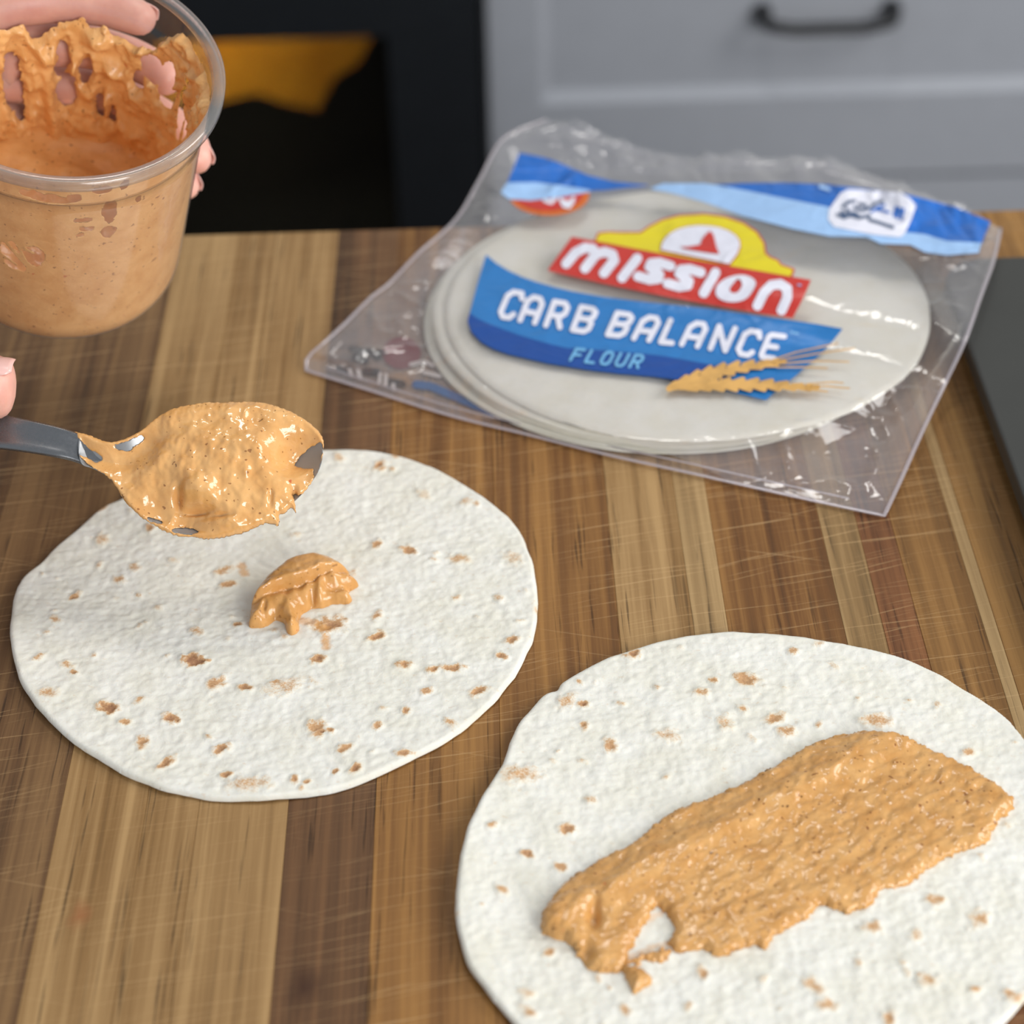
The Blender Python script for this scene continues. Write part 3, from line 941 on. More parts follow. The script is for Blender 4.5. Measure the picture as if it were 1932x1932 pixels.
MAT['sauce_dollop'] = sauce_mat('sauce_dollop', lin(214, 160, 96), lin(196, 140, 76), 0.18, 0.12, 0.7)
dl = tag(link('sauce_dollop', raw_mesh('sauce_dollop', V, QQ), MAT['sauce_dollop']), 'small folded dollop of orange sauce dropped on the left tortilla', 'sauce')

# ------------------------------------------------------------------ spoon
SP0 = at(412.0, 885.0, 0.058)
SN = np.array([0.04, -0.50, 0.86]); SN /= np.linalg.norm(SN)
SA = RT - SN * np.dot(RT, SN); SA /= np.linalg.norm(SA)
SB = np.cross(SN, SA)


def sp2(px):
    q = np.array(px, float)
    w_ = on_plane(q[:, 0], q[:, 1], SP0, SN) - SP0
    return np.stack([w_ @ SA, w_ @ SB], -1)


def sp3(a, b, h):
    return SP0 + a[..., None] * SA + b[..., None] * SB + h[..., None] * SN


BOWL = [(150, 824), (185, 836), (215, 838), (245, 830), (272, 812), (298, 790), (330, 773), (384, 763), (435, 760), (489, 762), (536, 774), (576, 797), (602, 826), (609, 856), (602, 886), (586, 912),
        (562, 940), (530, 965), (489, 986), (440, 1001), (390, 1009), (335, 1006), (300, 992), (270, 975), (244, 950), (222, 920), (203, 899), (176, 884), (152, 872)]
BP = spline(sp2(BOWL), 5)
step = 0.0006
X, Y = grid_for(BP, step)
F = poly_field(X, Y, BP)


def bowl_depth(f, a):
    d = 0.0085 * np.clip(f / 0.019, 0, 1)
    d = 0.0088 * (1 - (1 - np.clip(f / 0.021, 0, 1)) ** 2)
    return -d


x, y, f, Q, used = field_grid(X, Y, F, step)
f = np.maximum(f, 0)
zb = bowl_depth(f, x)
top = sp3(x, y, zb)
bot = sp3(x, y, zb - 0.0011 * (0.25 + 0.75 * np.clip(f / 0.0008, 0, 1)))
V, QQ = closed(top, bot, Q)
spoon = tag(empty('spoon', tuple(SP0)), 'steel spoon heaped with orange sauce held above the left tortilla', 'spoon')
MAT['bowl'] = plain('bowl_steel', (0.26, 0.27, 0.28, 1), 0.3, 0.35, 0.8, 0.3)
parent_keep(link('bowl', raw_mesh('bowl', V, QQ), MAT['bowl']), spoon)
# handle
hp = np.array([(205, 864), (150, 845), (110, 836), (50, 826), (-10, 818), (-90, 812), (-200, 808), (-330, 812), (-460, 822), (-560, 836)], float)
h2 = sp2(hp)
P = spline(sp3(h2[:, 0], h2[:, 1], np.array([-0.0052, -0.0016, 0.0006, 0.0018, 0.0022, 0.002, 0, -0.004, -0.009, -0.014])), 5, False)
rad = np.interp(np.arange(len(P)) / (len(P) - 1), [0, .05, .2, .6, 1], [0.0045, 0.0048, 0.0058, 0.0075, 0.010])
# cross section: convex strip with a raised rib at each side
V, Q = [], []
T = np.gradient(P, axis=0); T /= np.linalg.norm(T, axis=1)[:, None]
sec = [(-1, 0), (-.96, .16), (-.78, .22), (-.5, .12), (0, .08), (.5, .12), (.78, .22), (.96, .16), (1, 0), (.9, -.16), (.5, -.22), (0, -.24), (-.5, -.22), (-.9, -.16)]
for i in range(len(P)):
    b = np.cross(SN, T[i]); b /= np.linalg.norm(b)
    for u, v in sec:
        V.append(P[i] + b * u * rad[i] + SN * v * 0.0058)
ns = len(sec)
for i in range(len(P) - 1):
    for k in range(ns):
        Q.append((i * ns + k, i * ns + (k + 1) % ns, (i + 1) * ns + (k + 1) % ns, (i + 1) * ns + k))
me = bpy.data.meshes.new('handle')
me.from_pydata([tuple(v) for v in V], [], Q + [tuple(range(ns)), tuple(range((len(P) - 1) * ns, len(P) * ns))])
for p in me.polygons: p.use_smooth = True
parent_keep(link('handle', me, MAT['steel']), spoon)
# sauce on the spoon
SS = [(127, 811), (163, 819), (203, 833), (232, 829), (268, 811), (290, 793), (326, 773), (384, 761), (435, 760), (489, 760), (536, 772), (580, 795), (605, 819), (611, 845), (603, 876), (590, 905), (577, 925), (565, 934),
      (553, 930), (558, 962), (549, 957), (536, 968), (527, 970), (525, 987), (505, 985), (489, 991), (453, 1005), (399, 1015), (360, 1012), (326, 1008), (275, 981), (239, 950), (221, 921), (203, 899), (174, 881), (149, 858), (172, 862), (165, 845), (150, 828)]
SPp = spline(sp2(SS), 4)
step = 0.00045
X, Y = grid_for(SPp, step)
F = poly_field(X, Y, SPp)
FB = poly_field(X, Y, BP)


def hole_field(F, pts, soft=1.0):
    hp_ = spline(sp2(pts), 3)
    return np.minimum(F, -poly_field(X, Y, hp_))


nzf = 0.0006 * fbm(X * 300, Y * 300, 5, 3)
H1 = hole_field(np.full(X.shape, 1e3), [(605, 832), (585, 838), (562, 852), (556, 866), (575, 876), (588, 880), (594, 896), (603, 880), (608, 858)])
H2 = hole_field(np.full(X.shape, 1e3), [(212, 838), (232, 836), (262, 822), (268, 828), (250, 842), (225, 848)])
H3 = hole_field(np.full(X.shape, 1e3), [(325, 998), (350, 990), (375, 1002), (360, 1008), (335, 1006)])
H4 = hole_field(np.full(X.shape, 1e3), [(276, 976), (296, 976), (306, 986), (292, 988)])
H5 = hole_field(np.full(X.shape, 1e3), [(160, 842), (178, 848), (192, 858), (180, 866), (168, 860)])
HM = np.minimum.reduce([H1, H2, H3, H4, H5])
F = np.minimum(F + 0.0003 * perlin(X * 900, Y * 900, 2), HM + nzf)
x, y, f, Q, used = field_grid(X, Y, F, step)
f = np.maximum(f, 0)
fb = FB.ravel()[used]
hm = np.clip(HM.ravel()[used], 0, 1)
zb = bowl_depth(np.maximum(fb, 0), x)
th = np.clip(f / 0.005, 0, 1)
th = np.sqrt(1 - (1 - th) ** 2)
c0 = sp2([(430, 870)])[0]
heap = 0.0045 * np.exp(-(((x - c0[0]) / 0.022) ** 2 + ((y - c0[1]) / 0.017) ** 2))
lump = 0.0010 * fbm(x * 120, y * 110, 2, 3) + 0.0006 * np.maximum(perlin(x * 260, y * 190, 9), 0) + 0.00014 * perlin(x * 600, y * 500, 1)
fullh = heap + lump + 0.0016
thick = np.maximum(0.0004, (fullh - zb) * smooth(hm, -0.002, 0.013)) + 0.0006
neck = smooth(x, sp2([(290, 880)])[0][0], sp2([(200, 860)])[0][0])
thick = thick * (1 - 0.55 * neck)
for qx, qy, k, rx, ry in ((338, 942, 0.0052, .0016, .0038), (372, 966, .0034, .005, .0010), (300, 905, .0015, .006, .004), (250, 900, .001, .004, .004), (420, 975, .0018, .004, .001), (512, 945, .0018, .001, .0035)):
    q = sp2([(qx, qy)])[0]
    thick = thick - k * np.exp(-(((x - q[0]) / rx) ** 2 + ((y - q[1]) / ry) ** 2))
for qx, qy, k, rx, ry in ((374, 932, 0.0042, .006, .005), (480, 850, .0016, .01, .006), (395, 990, .0016, .008, .002)):
    q = sp2([(qx, qy)])[0]
    thick = thick + k * np.exp(-(((x - q[0]) / rx) ** 2 + ((y - q[1]) / ry) ** 2))
out_ = np.clip(-fb / 0.004, 0, 1)
zt = zb + 0.0003 + np.maximum(thick, 0.0005) * th - 0.0015 * out_
zo = np.minimum(zb + 0.0001, zt - 0.0002) - 0.002 * out_
V, QQ = closed(sp3(x, y, zt), sp3(x, y, zo), Q)
MAT['sauce_spoon'] = sauce_mat('sauce_on_spoon', lin(228, 176, 112), lin(216, 158, 92), 0.12, 0.16, 0.9, 0.7)
tag(parent_keep(link('sauce', raw_mesh('sauce', V, QQ), MAT['sauce_spoon']), spoon), 'thick lumpy orange sauce heaped in the bowl')


# ------------------------------------------------------------------ hands
def skin_mesh(name, chains, radii, root, mat, sub=2):
    V, E, R = [], [], []
    idx = {}

    def vid(key, p, r):
        if key not in idx:
            idx[key] = len(V); V.append(tuple(p)); R.append(r)
        return idx[key]
    for ch in chains:
        for a, b in zip(ch[:-1], ch[1:]):
            ia = vid(a, radii[a][0], radii[a][1]); ib = vid(b, radii[b][0], radii[b][1])
            E.append((ia, ib))
    me = bpy.data.meshes.new(name)
    me.from_pydata(V, E, [])
    o = link(name, me, mat)
    md = o.modifiers.new('skin', 'SKIN'); md.use_smooth_shade = True; md.branch_smoothing = 0.6
    for i, r in enumerate(R):
        me.skin_vertices[0].data[i].radius = (r, r) if not isinstance(r, tuple) else r
    me.skin_vertices[0].data[idx[root]].use_root = True
    s = o.modifiers.new('sub', 'SUBSURF'); s.levels = sub; s.render_levels = sub
    return o
# ------------------------------------------------------------------ tub of sauce
RIM_C = np.array([-0.1545, 0.650, 0.1735])
CN = np.array([0.222, -0.283, 1.0]); CN /= np.linalg.norm(CN)
CH, RTOP, RBOT, RRIM = 0.108, 0.0542, 0.0458, 0.0585
CA = np.cross([0, 1, 0], CN); CA /= np.linalg.norm(CA)
CB = np.cross(CN, CA)
C0 = RIM_C - CN * CH
cup = empty('sauce_tub')
MC = Matrix.Identity(4)
for i in range(3):
    MC[i][0], MC[i][1], MC[i][2], MC[i][3] = CA[i], CB[i], CN[i], C0[i]
cup.matrix_world = MC
tag(cup, 'clear plastic tub half full of orange sauce, tilted, at the upper left', 'tub')


def wall_r(h):
    """inner wall radius at height h above the base"""
    h = np.asarray(h, float)
    r = RBOT + (RTOP - 0.0022 - RBOT) * np.clip(h / (CH - 0.017), 0, 1)
    r = np.where(h > CH - 0.017, RTOP - 0.0012 + (h - CH + 0.017) * 0.05, r)
    low = np.clip(1 - h / 0.016, 0, 1)
    return r - 0.012 * (1 - np.sqrt(np.clip(1 - low ** 2, 0, 1)))


def lathe(name, prof, n=128, closed_=False):
    V, Q = [], []
    m = len(prof)
    a = np.linspace(0, 2 * np.pi, n, endpoint=False)
    for r, z in prof:
        V.append(np.stack([r * np.cos(a), r * np.sin(a), np.full(n, z)], -1))
    V = np.concatenate(V)
    k = np.arange(n); k1 = (k + 1) % n
    rng_ = range(m) if closed_ else range(m - 1)
    for i in rng_:
        j = (i + 1) % m
        Q.append(np.stack([i * n + k, i * n + k1, j * n + k1, j * n + k], -1))
    return raw_mesh(name, V, np.concatenate(Q))


MAT['tub'] = clear_mat('clear_plastic', (0.93, 0.92, 0.92, 1), (0.66, 0.62, 0.60, 1), 0.03, 0.08, 0.6, edge=0.14)
MAT['tub_rim'] = clear_mat('clear_plastic_rim', (0.90, 0.89, 0.88, 1), (0.60, 0.58, 0.56, 1), 0.10, 0.12, 0.75, edge=0.18)
hs = np.concatenate([np.linspace(0, 0.016, 9), np.linspace(0.02, CH - 0.0172, 12), [CH - 0.0166, CH - 0.015], np.linspace(CH - 0.012, CH - 0.002, 4)])
prof = [(0.001, 0.0012), (wall_r(0) - 0.006, 0.0012)] + [(float(wall_r(h)) + 0.0005, float(h)) for h in hs]
link('wall', lathe('wall', prof), MAT['tub'], cup)
# rolled rim
rim = [(RTOP - 0.0006, CH - 0.003), (RTOP + 0.0002, CH - 0.0006), (RTOP + 0.0012, CH), (RRIM - 0.0008, CH + 0.0002), (RRIM, CH - 0.0008), (RRIM, CH - 0.0042), (RRIM - 0.0006, CH - 0.0046), (RRIM - 0.0010, CH - 0.0038),
       (RRIM - 0.0012, CH - 0.0012), (RTOP + 0.0016, CH - 0.0012), (RTOP + 0.0006, CH - 0.0030)]
link('rim', lathe('rim', rim, closed_=True), MAT['tub_rim'], cup)


def px_to_cup(x, y, near):
    """pixel -> (angle, height) on the tub wall, near or far side"""
    d = ray(np.float64(x), np.float64(y)); d = d / np.linalg.norm(d)
    o_ = CAM - C0
    ol = np.array([o_ @ CA, o_ @ CB, o_ @ CN]); dl_ = np.array([d @ CA, d @ CB, d @ CN])
    ts = np.linspace(0.35, 0.95, 2400)
    P_ = ol + ts[:, None] * dl_
    r_ = np.hypot(P_[:, 0], P_[:, 1]) - wall_r(P_[:, 2])
    sgn = np.where(np.diff(np.sign(r_)) != 0)[0]
    if len(sgn) < 2: i_ = int(np.argmin(np.abs(r_)))
    else: i_ = sgn[0] if near else sgn[-1]
    p_ = P_[i_]
    return math.atan2(p_[1], p_[0]), p_[2]


RW = 0.052
FILL = 0.029
na, nh = 420, 150
ang = np.linspace(0, 2 * np.pi, na + 1)
hh = np.linspace(0.004, CH - 0.0005, nh)
A, Hh = np.meshgrid(ang, hh)
U, Vv = A * RW, Hh
cyl = (np.cos(A) * RW, np.sin(A) * RW, Hh)


def pn(s, k=0.0, o_=3):
    return fbm(cyl[0] * s + k, cyl[1] * s, cyl[2] * s, o_)


def du(a0):
    return (np.mod(A - a0 + np.pi, 2 * np.pi) - np.pi) * RW


back_ = smooth(np.sin(A), -0.25, 0.15)                 # 1 on the far side
top_lim = np.where(np.sin(A) < 0, CH - 0.006, 0.0)
# upper edge of the sauce on the far wall follows the photograph
bp = [px_to_cup(a, b, False) for a, b in ((0, 60), (45, 48), (60, 72), (85, 66), (110, 46), (150, 40), (185, 48), (215, 64), (250, 86), (290, 96), (318, 70), (345, 62), (372, 100), (392, 150))]
bp = sorted(bp)
ba = np.array([b[0] for b in bp]); bh = np.array([b[1] for b in bp])
Am = np.mod(A + np.pi / 2, 2 * np.pi) - np.pi / 2
lim_back = np.interp(Am, ba, bh)
lim = lim_back * back_ + (CH - 0.004) * (1 - back_)
Fc = (lim - Hh) + 0.0022 * pn(190) * back_


def clear_patch(F_, pts, near, k=1.0, nzk=0.0012, ns=260):
    for (x_, y_, rx, ry) in pts:
        a0, h0 = px_to_cup(x_, y_, near)
        ra = rx / 5600.0; rh = ry / (5600.0 * 0.72)
        if not near:
            ra, rh = rx * 0.62 / 4900.0, ry / (4900.0 * 0.6)
        q = np.hypot(du(a0) / max(ra, 1e-4), (Hh - h0) / max(rh, 1e-4)) - 1
        F_ = np.minimum(F_, q * min(ra, rh) * k + nzk * pn(ns, 3.1))
    return F_


Fc = clear_patch(Fc, [(22, 150, 30, 46), (36, 185, 18, 34), (120, 104, 20, 20), (112, 130, 14, 12), (162, 128, 22, 18), (125, 170, 34, 26), (192, 196, 14, 16), (215, 215, 12, 10), (290, 130, 50, 20), (318, 160, 44, 34), (345, 205, 22, 46),
                      (262, 150, 22, 12), (350, 250, 14, 22)], False, 1.2)
Fc = clear_patch(Fc, [(60, 368, 26, 9), (100, 378, 36, 10), (140, 376, 14, 9), (195, 360, 22, 8), (234, 350, 9, 10), (207, 400, 15, 28), (206, 438, 16, 14), (262, 376, 6, 10), (155, 417, 24, 4), (164, 433, 14, 5), (150, 445, 8, 4),
                      (62, 484, 24, 24), (24, 478, 30, 26), (30, 500, 26, 14)], True, 1.0, 0.0007, 420)
# streaks of sauce that cross the big clear patch on the near wall
for p0, p1, wv in (((8, 455), (55, 508), .0008), ((30, 460), (52, 500), .0006), ((2, 480), (30, 500), .0006), ((45, 470), (62, 478), .0007)):
    a0, h0 = px_to_cup(*p0, True); a1, h1 = px_to_cup(*p1, True)
    d_ = seg_dist(du(a0), Hh - h0, (0, 0), (((a1 - a0 + np.pi) % (2 * np.pi) - np.pi) * RW, h1 - h0))
    Fc = np.maximum(Fc, wv - d_)
Fc = np.maximum(Fc, (FILL + 0.004 - Hh))
Fc = np.minimum(Fc, CH - 0.0012 - Hh)
step = RW * (ang[1] - ang[0])
gy_, gx_ = np.gradient(Fc, hh[1] - hh[0], step)
gl_ = np.sqrt(gx_ ** 2 + gy_ ** 2 + 1e-9)
mv = np.clip(-np.minimum(Fc, 0) / gl_, 0, 1.3 * step)
A2 = A + mv * gx_ / gl_ / RW
H2_ = Hh + mv * gy_ / gl_
Fp = np.maximum(Fc, 0)
thick = (0.0006 + 0.0030 * back_ * (0.35 + np.clip(pn(70, 2.2), -0.3, 1)) + 0.0016 * np.maximum(pn(160, 5.0), 0) * (0.4 + back_))
thick = thick * smooth(Fp, 0, 0.0022)
# heavy ridge running down the far wall
ridge = [px_to_cup(a, b, False) for a, b in ((60, 70), (80, 95), (86, 130), (92, 180), (100, 220), (108, 260), (112, 285))]
for (a0, h0), (a1, h1) in zip(ridge[:-1], ridge[1:]):
    d_ = seg_dist(du(a0), Hh - h0, (0, 0), ((a1 - a0) * RW, h1 - h0))
    thick = np.maximum(thick, 0.0052 * np.exp(-(d_ / 0.0036) ** 2) * (1 + 0.25 * pn(180, 1)) * smooth(Fp, 0, 0.002))
    Fp = np.maximum(Fp, 0.0)
for (x_, y_, r_, k_) in ((170, 170, .004, .004), (205, 185, .003, .0035), (150, 205, .006, .0025), (110, 148, .003, .003), (95, 95, .004, .003), (215, 125, .004, .003), (270, 90, .006, .003), (190, 75, .005, .003)):
    a0, h0 = px_to_cup(x_, y_, False)
    thick = thick + k_ * np.exp(-(du(a0) ** 2 + (Hh - h0) ** 2) / (r_ * r_)) * smooth(Fp, 0, 0.0015)
Ro = wall_r(H2_) - 0.0002
Ri = Ro - np.maximum(thick, 0.00005)
mk = lambda R_: np.stack([R_ * np.cos(A2), R_ * np.sin(A2), H2_], -1).reshape(-1, 3)
idx = np.arange(A.size).reshape(A.shape)
pos = Fc > 0
keep = (pos[:-1, :-1].astype(int) + pos[1:, :-1] + pos[:-1, 1:] + pos[1:, 1:]) >= 1
Q = np.stack([idx[:-1, :-1], idx[1:, :-1], idx[1:, 1:], idx[:-1, 1:]], -1)[keep]
used = np.unique(Q); rm = np.full(A.size, -1); rm[used] = np.arange(len(used)); Q = rm[Q]
V, QQ = closed(mk(Ri)[used], mk(Ro)[used], Q)
o = link('sauce_film', raw_mesh('sauce_film', V, QQ), MAT['sauce_cup'], cup); tag(o, 'sauce smeared on the inside of the wall')
# the sauce left in the bottom
rr_ = np.linspace(0, 1, 70); aa = np.linspace(0, 2 * np.pi, 181)
Rg, Ag = np.meshgrid(rr_, aa)
rad_ = Rg * (wall_r(FILL) - 0.0003)
xg, yg_ = rad_ * np.cos(Ag), rad_ * np.sin(Ag)
zt = FILL - 0.004 + 0.012 * Rg ** 5 * 0.35 + 0.0022 * fbm(xg * 60, yg_ * 60, 3, 4) * (1 - Rg ** 6) + 0.006 * smooth(-xg, 0.0, 0.05) * (1 - Rg ** 8)
idx = np.arange(Rg.size).reshape(Rg.shape)
Qt = np.stack([idx[:-1, :-1], idx[:-1, 1:], idx[1:, 1:], idx[1:, :-1]], -1).reshape(-1, 4)
Vt = np.stack([xg, yg_, zt], -1).reshape(-1, 3)
hb_ = np.linspace(float(zt[0, -1]), 0.003, 14)
ring = []
for h_ in hb_[0:]:
    rr2 = float(wall_r(h_)) - 0.0003
    ring.append(np.stack([rr2 * np.cos(aa), rr2 * np.sin(aa), np.full(len(aa), h_)], -1))
ring = np.concatenate(ring); nA = len(aa)
k = np.arange(nA - 1)
Qr = np.concatenate([np.stack([i * nA + k, (i + 1) * nA + k, (i + 1) * nA + k + 1, i * nA + k + 1], -1) for i in range(len(hb_) - 1)]) + len(Vt)
o = link('sauce', raw_mesh('sauce', np.concatenate([Vt, ring]), np.concatenate([Qt, Qr])), MAT['sauce_cup'], cup); tag(o, 'orange sauce left in the bottom')


# ------------------------------------------------------------------ left hand round the tub
def cupP(phi, h, r):
    a = math.radians(phi)
    return tuple(C0 + CA * r * math.cos(a) + CB * r * math.sin(a) + CN * h)


def wr(h): return float(wall_r(h)) + 0.0016


R_ = {}
R_['wrist'] = (cupP(172, 0.035, 0.100), (0.026, 0.020))
R_['arm'] = (tuple(np.array(cupP(180, 0.025, 0.175)) + np.array([0, 0.0, -0.005])), (0.031, 0.026))
R_['arm_end'] = (tuple(np.array(cupP(186, 0.0, 0.44)) + np.array([0, -0.03, -0.01])), (0.042, 0.038))
R_['palm'] = (cupP(146, 0.048, 0.078), (0.030, 0.016))
chains = [['arm_end', 'arm', 'wrist', 'palm']]
fing = [  # base height, base phi, tip phi, tip height, radius
    (0.083, 122, 64, 0.086, 0.0088), (0.063, 116, 50, 0.064, 0.0092), (0.043, 112, 24, 0.0425, 0.0088), (0.025, 116, 27, 0.025, 0.0078)]
for i, (h0, p0, p1, h1, r) in enumerate(fing):
    ks = []
    for j, tt in enumerate((0, 0.36, 0.66, 0.86, 1.0)):
        ph = p0 + (p1 - p0) * tt; h_ = h0 + (h1 - h0) * tt
        rr = r * (1.12, 1.05, 0.98, 0.92, 0.66)[j]
        key = 'f%d_%d' % (i, j)
        R_[key] = (cupP(ph, h_, wr(h_) + rr * 1.02), rr)
        ks.append(key)
    chains.append(['palm'] + ks)
th_ = [(160, 0.066, 0.076, 0.0125), (186, 0.076, 0.0, 0.0115), (208, 0.082, 0.0, 0.0105), (226, 0.084, 0.0, 0.0080)]
ks = []
for j, (ph, h_, r_, rr) in enumerate(th_):
    key = 't%d' % j
    R_[key] = (cupP(ph, h_, r_ if r_ else wr(h_) + rr * 1.05), rr); ks.append(key)
chains.append(['palm'] + ks)
hl = skin_mesh('hand', chains, R_, 'palm', MAT['skin'])
tag(hl, 'hand behind the sauce tub, fingertips showing past its right side', 'hand')


def nail(parent, pos, nrm_, fwd_, w, l):
    V = []; Q = []
    nrm_ = np.array(nrm_, float); nrm_ /= np.linalg.norm(nrm_)
    fwd_ = np.array(fwd_, float); fwd_ -= nrm_ * (fwd_ @ nrm_); fwd_ /= np.linalg.norm(fwd_)
    s_ = np.cross(nrm_, fwd_)
    n1, n2 = 9, 9
    for i in range(n1):
        for j in range(n2):
            u = -1 + 2 * i / (n1 - 1); v = -1 + 2 * j / (n2 - 1)
            lim_ = math.sqrt(max(0.0, 1 - 0.55 * abs(v) ** 3.5)); uu = u * lim_
            V.append(np.array(pos) + s_ * uu * w + fwd_ * v * l + nrm_ * (-0.35 * w * uu * uu - 0.12 * l * v * v))
    for i in range(n1 - 1):
        for j in range(n2 - 1):
            Q.append((i * n2 + j, (i + 1) * n2 + j, (i + 1) * n2 + j + 1, i * n2 + j + 1))
    o_ = link('nail', raw_mesh('nail', np.array(V), np.array(Q)), MAT['nail'])
    md = o_.modifiers.new('thick', 'SOLIDIFY'); md.thickness = 0.0005
    o_.parent = parent
    return o_


for i, (h0, p0, p1, h1, r) in enumerate(fing):
    ph = p1 + (p0 - p1) * 0.10
    a = math.radians(ph)
    nn = CA * math.cos(a) + CB * math.sin(a)
    tang = CA * math.sin(a) - CB * math.cos(a)
    nail(hl, np.array(cupP(ph, h1, wr(h1) + r * 1.02)) + nn * r * 0.52, nn, tang, 0.0036, 0.0045)

# ------------------------------------------------------------------ right hand on the spoon handle
def spo(px_, py_, h_):
    q = sp2([(px_, py_)])
    return sp3(q[:, 0], q[:, 1], np.array([h_]))[0]


G = {}
G['t_tip'] = (tuple(spo(46, 757, 0.011)), 0.0108)
G['t1'] = (tuple(spo(0, 757, 0.0125)), 0.0135)
G['t2'] = (tuple(spo(-120, 748, 0.014)), 0.0112)
G['t3'] = (tuple(spo(-250, 735, 0.012)), 0.0140)
G['palm'] = (tuple(spo(-420, 800, -0.006)), (0.026, 0.020))
G['wrist'] = (tuple(spo(-640, 830, -0.004)), (0.026, 0.020))
G['arm'] = (tuple(spo(-900, 880, 0.0)), (0.031, 0.027))
G['arm_end'] = (tuple(spo(-2100, 1200, 0.02)), (0.042, 0.038))
ch = [['arm_end', 'arm', 'wrist', 'palm', 't3', 't2', 't1', 't_tip']]
for i, (xk, yk, rr) in enumerate(((-260, 905, .0092), (-330, 940, .0090), (-400, 965, .0086), (-460, 985, .0078))):
    pts = [(xk - 60, yk - 40, -0.016), (xk + 50, yk - 10, -0.020), (xk + 120, yk - 60, -0.018), (xk + 110 , yk - 100, -0.012)]
    ks = []
    for j, (a, b, c) in enumerate(pts):
        key = 'g%d%d' % (i, j); G[key] = (tuple(spo(a, b, c)), rr * (1.1, 1.0, .95, .75)[j]); ks.append(key)
    ch.append(['palm'] + ks)
hr = skin_mesh('hand', ch, G, 'palm', MAT['skin'])
tag(hr, 'hand pinching the spoon handle, only the thumb tip showing at the left edge', 'hand')
tp_ = spo(10, 750, 0.0140)
nail(hr, tp_ + SN * 0.0072 + SB * 0.0045, SN * 0.8 + SB * 0.5, SA, 0.0058, 0.0068)

# ------------------------------------------------------------------ bag of tortillas
ZT = 0.0108
pc = [at(835., 598., ZT), at(1772., 600., ZT)]
BC = (pc[0] + pc[1]) / 2
BR = 0.5 * np.linalg.norm(pc[0][:2] - pc[1][:2])
OV = 0.93
BC[1] = at(1303., 822., ZT)[1] + BR * OV - 0.002
layers = 4
th_l = 0.0026
rnd = random.Random(5)
bag_t = []
for i in range(layers):
    tfrac = i / (layers - 1)
    ox = -0.0105 * (1 - tfrac) + rnd.uniform(-.0015, .0015) if i < layers - 1 else 0
    oy = 0.0012 * (1 - tfrac) + rnd.uniform(-.001, .001) if i < layers - 1 else 0
    if i == layers - 2: ox -= 0.003
    n = 160
    a = np.linspace(0, 2 * np.pi, n, endpoint=False)
    rr = BR * (0.99 + 0.008 * fbm(np.cos(a) * 1.6 + i * 3, np.sin(a) * 1.6, i, 3))
    rad_steps = np.array([0, .2, .4, .6, .75, .86, .93, .97, .99, 1.0])
    Vt, Vb = [], []
    z0 = 0.0010 + i * (ZT - 0.0036) / (layers - 1)
    for rs in rad_steps:
        ed = math.sqrt(max(0, 1 - ((rs - .97) / .03) ** 2)) if rs > .97 else 1.0
        x = rr * rs * np.cos(a); y = rr * rs * np.sin(a) * OV
        bump_ = 0.0005 * fbm(x * 60, y * 60, i * 3.3, 3)
        sag = -0.0012 * smooth(rs, .8, 1.0)
        Vt.append(np.stack([x, y, z0 + th_l * 0.5 + th_l * 0.5 * ed + (bump_ if i == layers - 1 else bump_ * .4) + sag], -1))
        Vb.append(np.stack([x, y, np.full(n, z0 + th_l * 0.5 - th_l * 0.45 * ed + sag * (0 if i == 0 else 1))], -1))
    m = len(rad_steps)
    k = np.arange(n); k1 = (k + 1) % n
    Vt, Vb = np.concatenate(Vt), np.concatenate(Vb)
    Qt = np.concatenate([np.stack([j * n + k, (j + 1) * n + k, (j + 1) * n + k1, j * n + k1], -1) for j in range(m - 1)])
    VV = np.concatenate([Vt, Vb])
    me = raw_mesh('tortilla', VV, np.concatenate([Qt, Qt[:, ::-1] + len(Vt)]))
    tv = np.zeros((len(VV), 3)); tv[:, 0] = 0.30 * smooth(fbm(VV[:, 0] * 120, VV[:, 1] * 120, i + .5, 2), 0.55, 1.0)
    set_attr(me, 'toast', tv)
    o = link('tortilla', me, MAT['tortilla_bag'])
    o.location = (BC[0] + ox, BC[1] + oy, 0)
    g_ = 'tortillas stacked inside the clear bag'
    if i == layers - 1: tag(o, 'topmost tortilla of the stack in the clear bag, under the printed logo', 'tortilla', g_)
    elif i == 0: tag(o, 'bottom tortilla of the stack in the clear bag, its rim poking out front', 'tortilla', g_)
    elif i == 1: tag(o, 'second tortilla from the bottom of the stack in the clear bag', 'tortilla', g_)
    else: tag(o, 'tortilla directly beneath the topmost one of the stack in the clear bag', 'tortilla', g_)
    bag_t.append(o)

# film boundary: left, front, right, back in pixels with a height
EL = [(578, 700, .0012), (580, 676, .003), (604, 654, .006), (650, 612, .008), (700, 562, .009), (735, 535, .010), (790, 478, .012), (860, 415, .015), (905, 340, .018), (950, 262, .022), (1030, 226, .026)]
EF = [(578, 700, .0012), (700, 738, .0012), (850, 785, .0012), (1000, 822, .0012), (1150, 860, .0012), (1300, 893, .0012), (1500, 938, .0012), (1668, 974, .0012)]
ER = [(1668, 974, .0012), (1700, 905, .003), (1740, 815, .007), (1785, 720, .012), (1822, 640, .0245), (1850, 560, .026), (1875, 490, .025), (1888, 430, .021)]
EB = [(1030, 226, .026), (1100, 246, .025), (1200, 275, .022), (1300, 292, .022), (1400, 294, .024), (1500, 292, .026), (1580, 302, .027), (1650, 318, .026), (1720, 348, .023), (1800, 375, .021), (1888, 415, .021)]


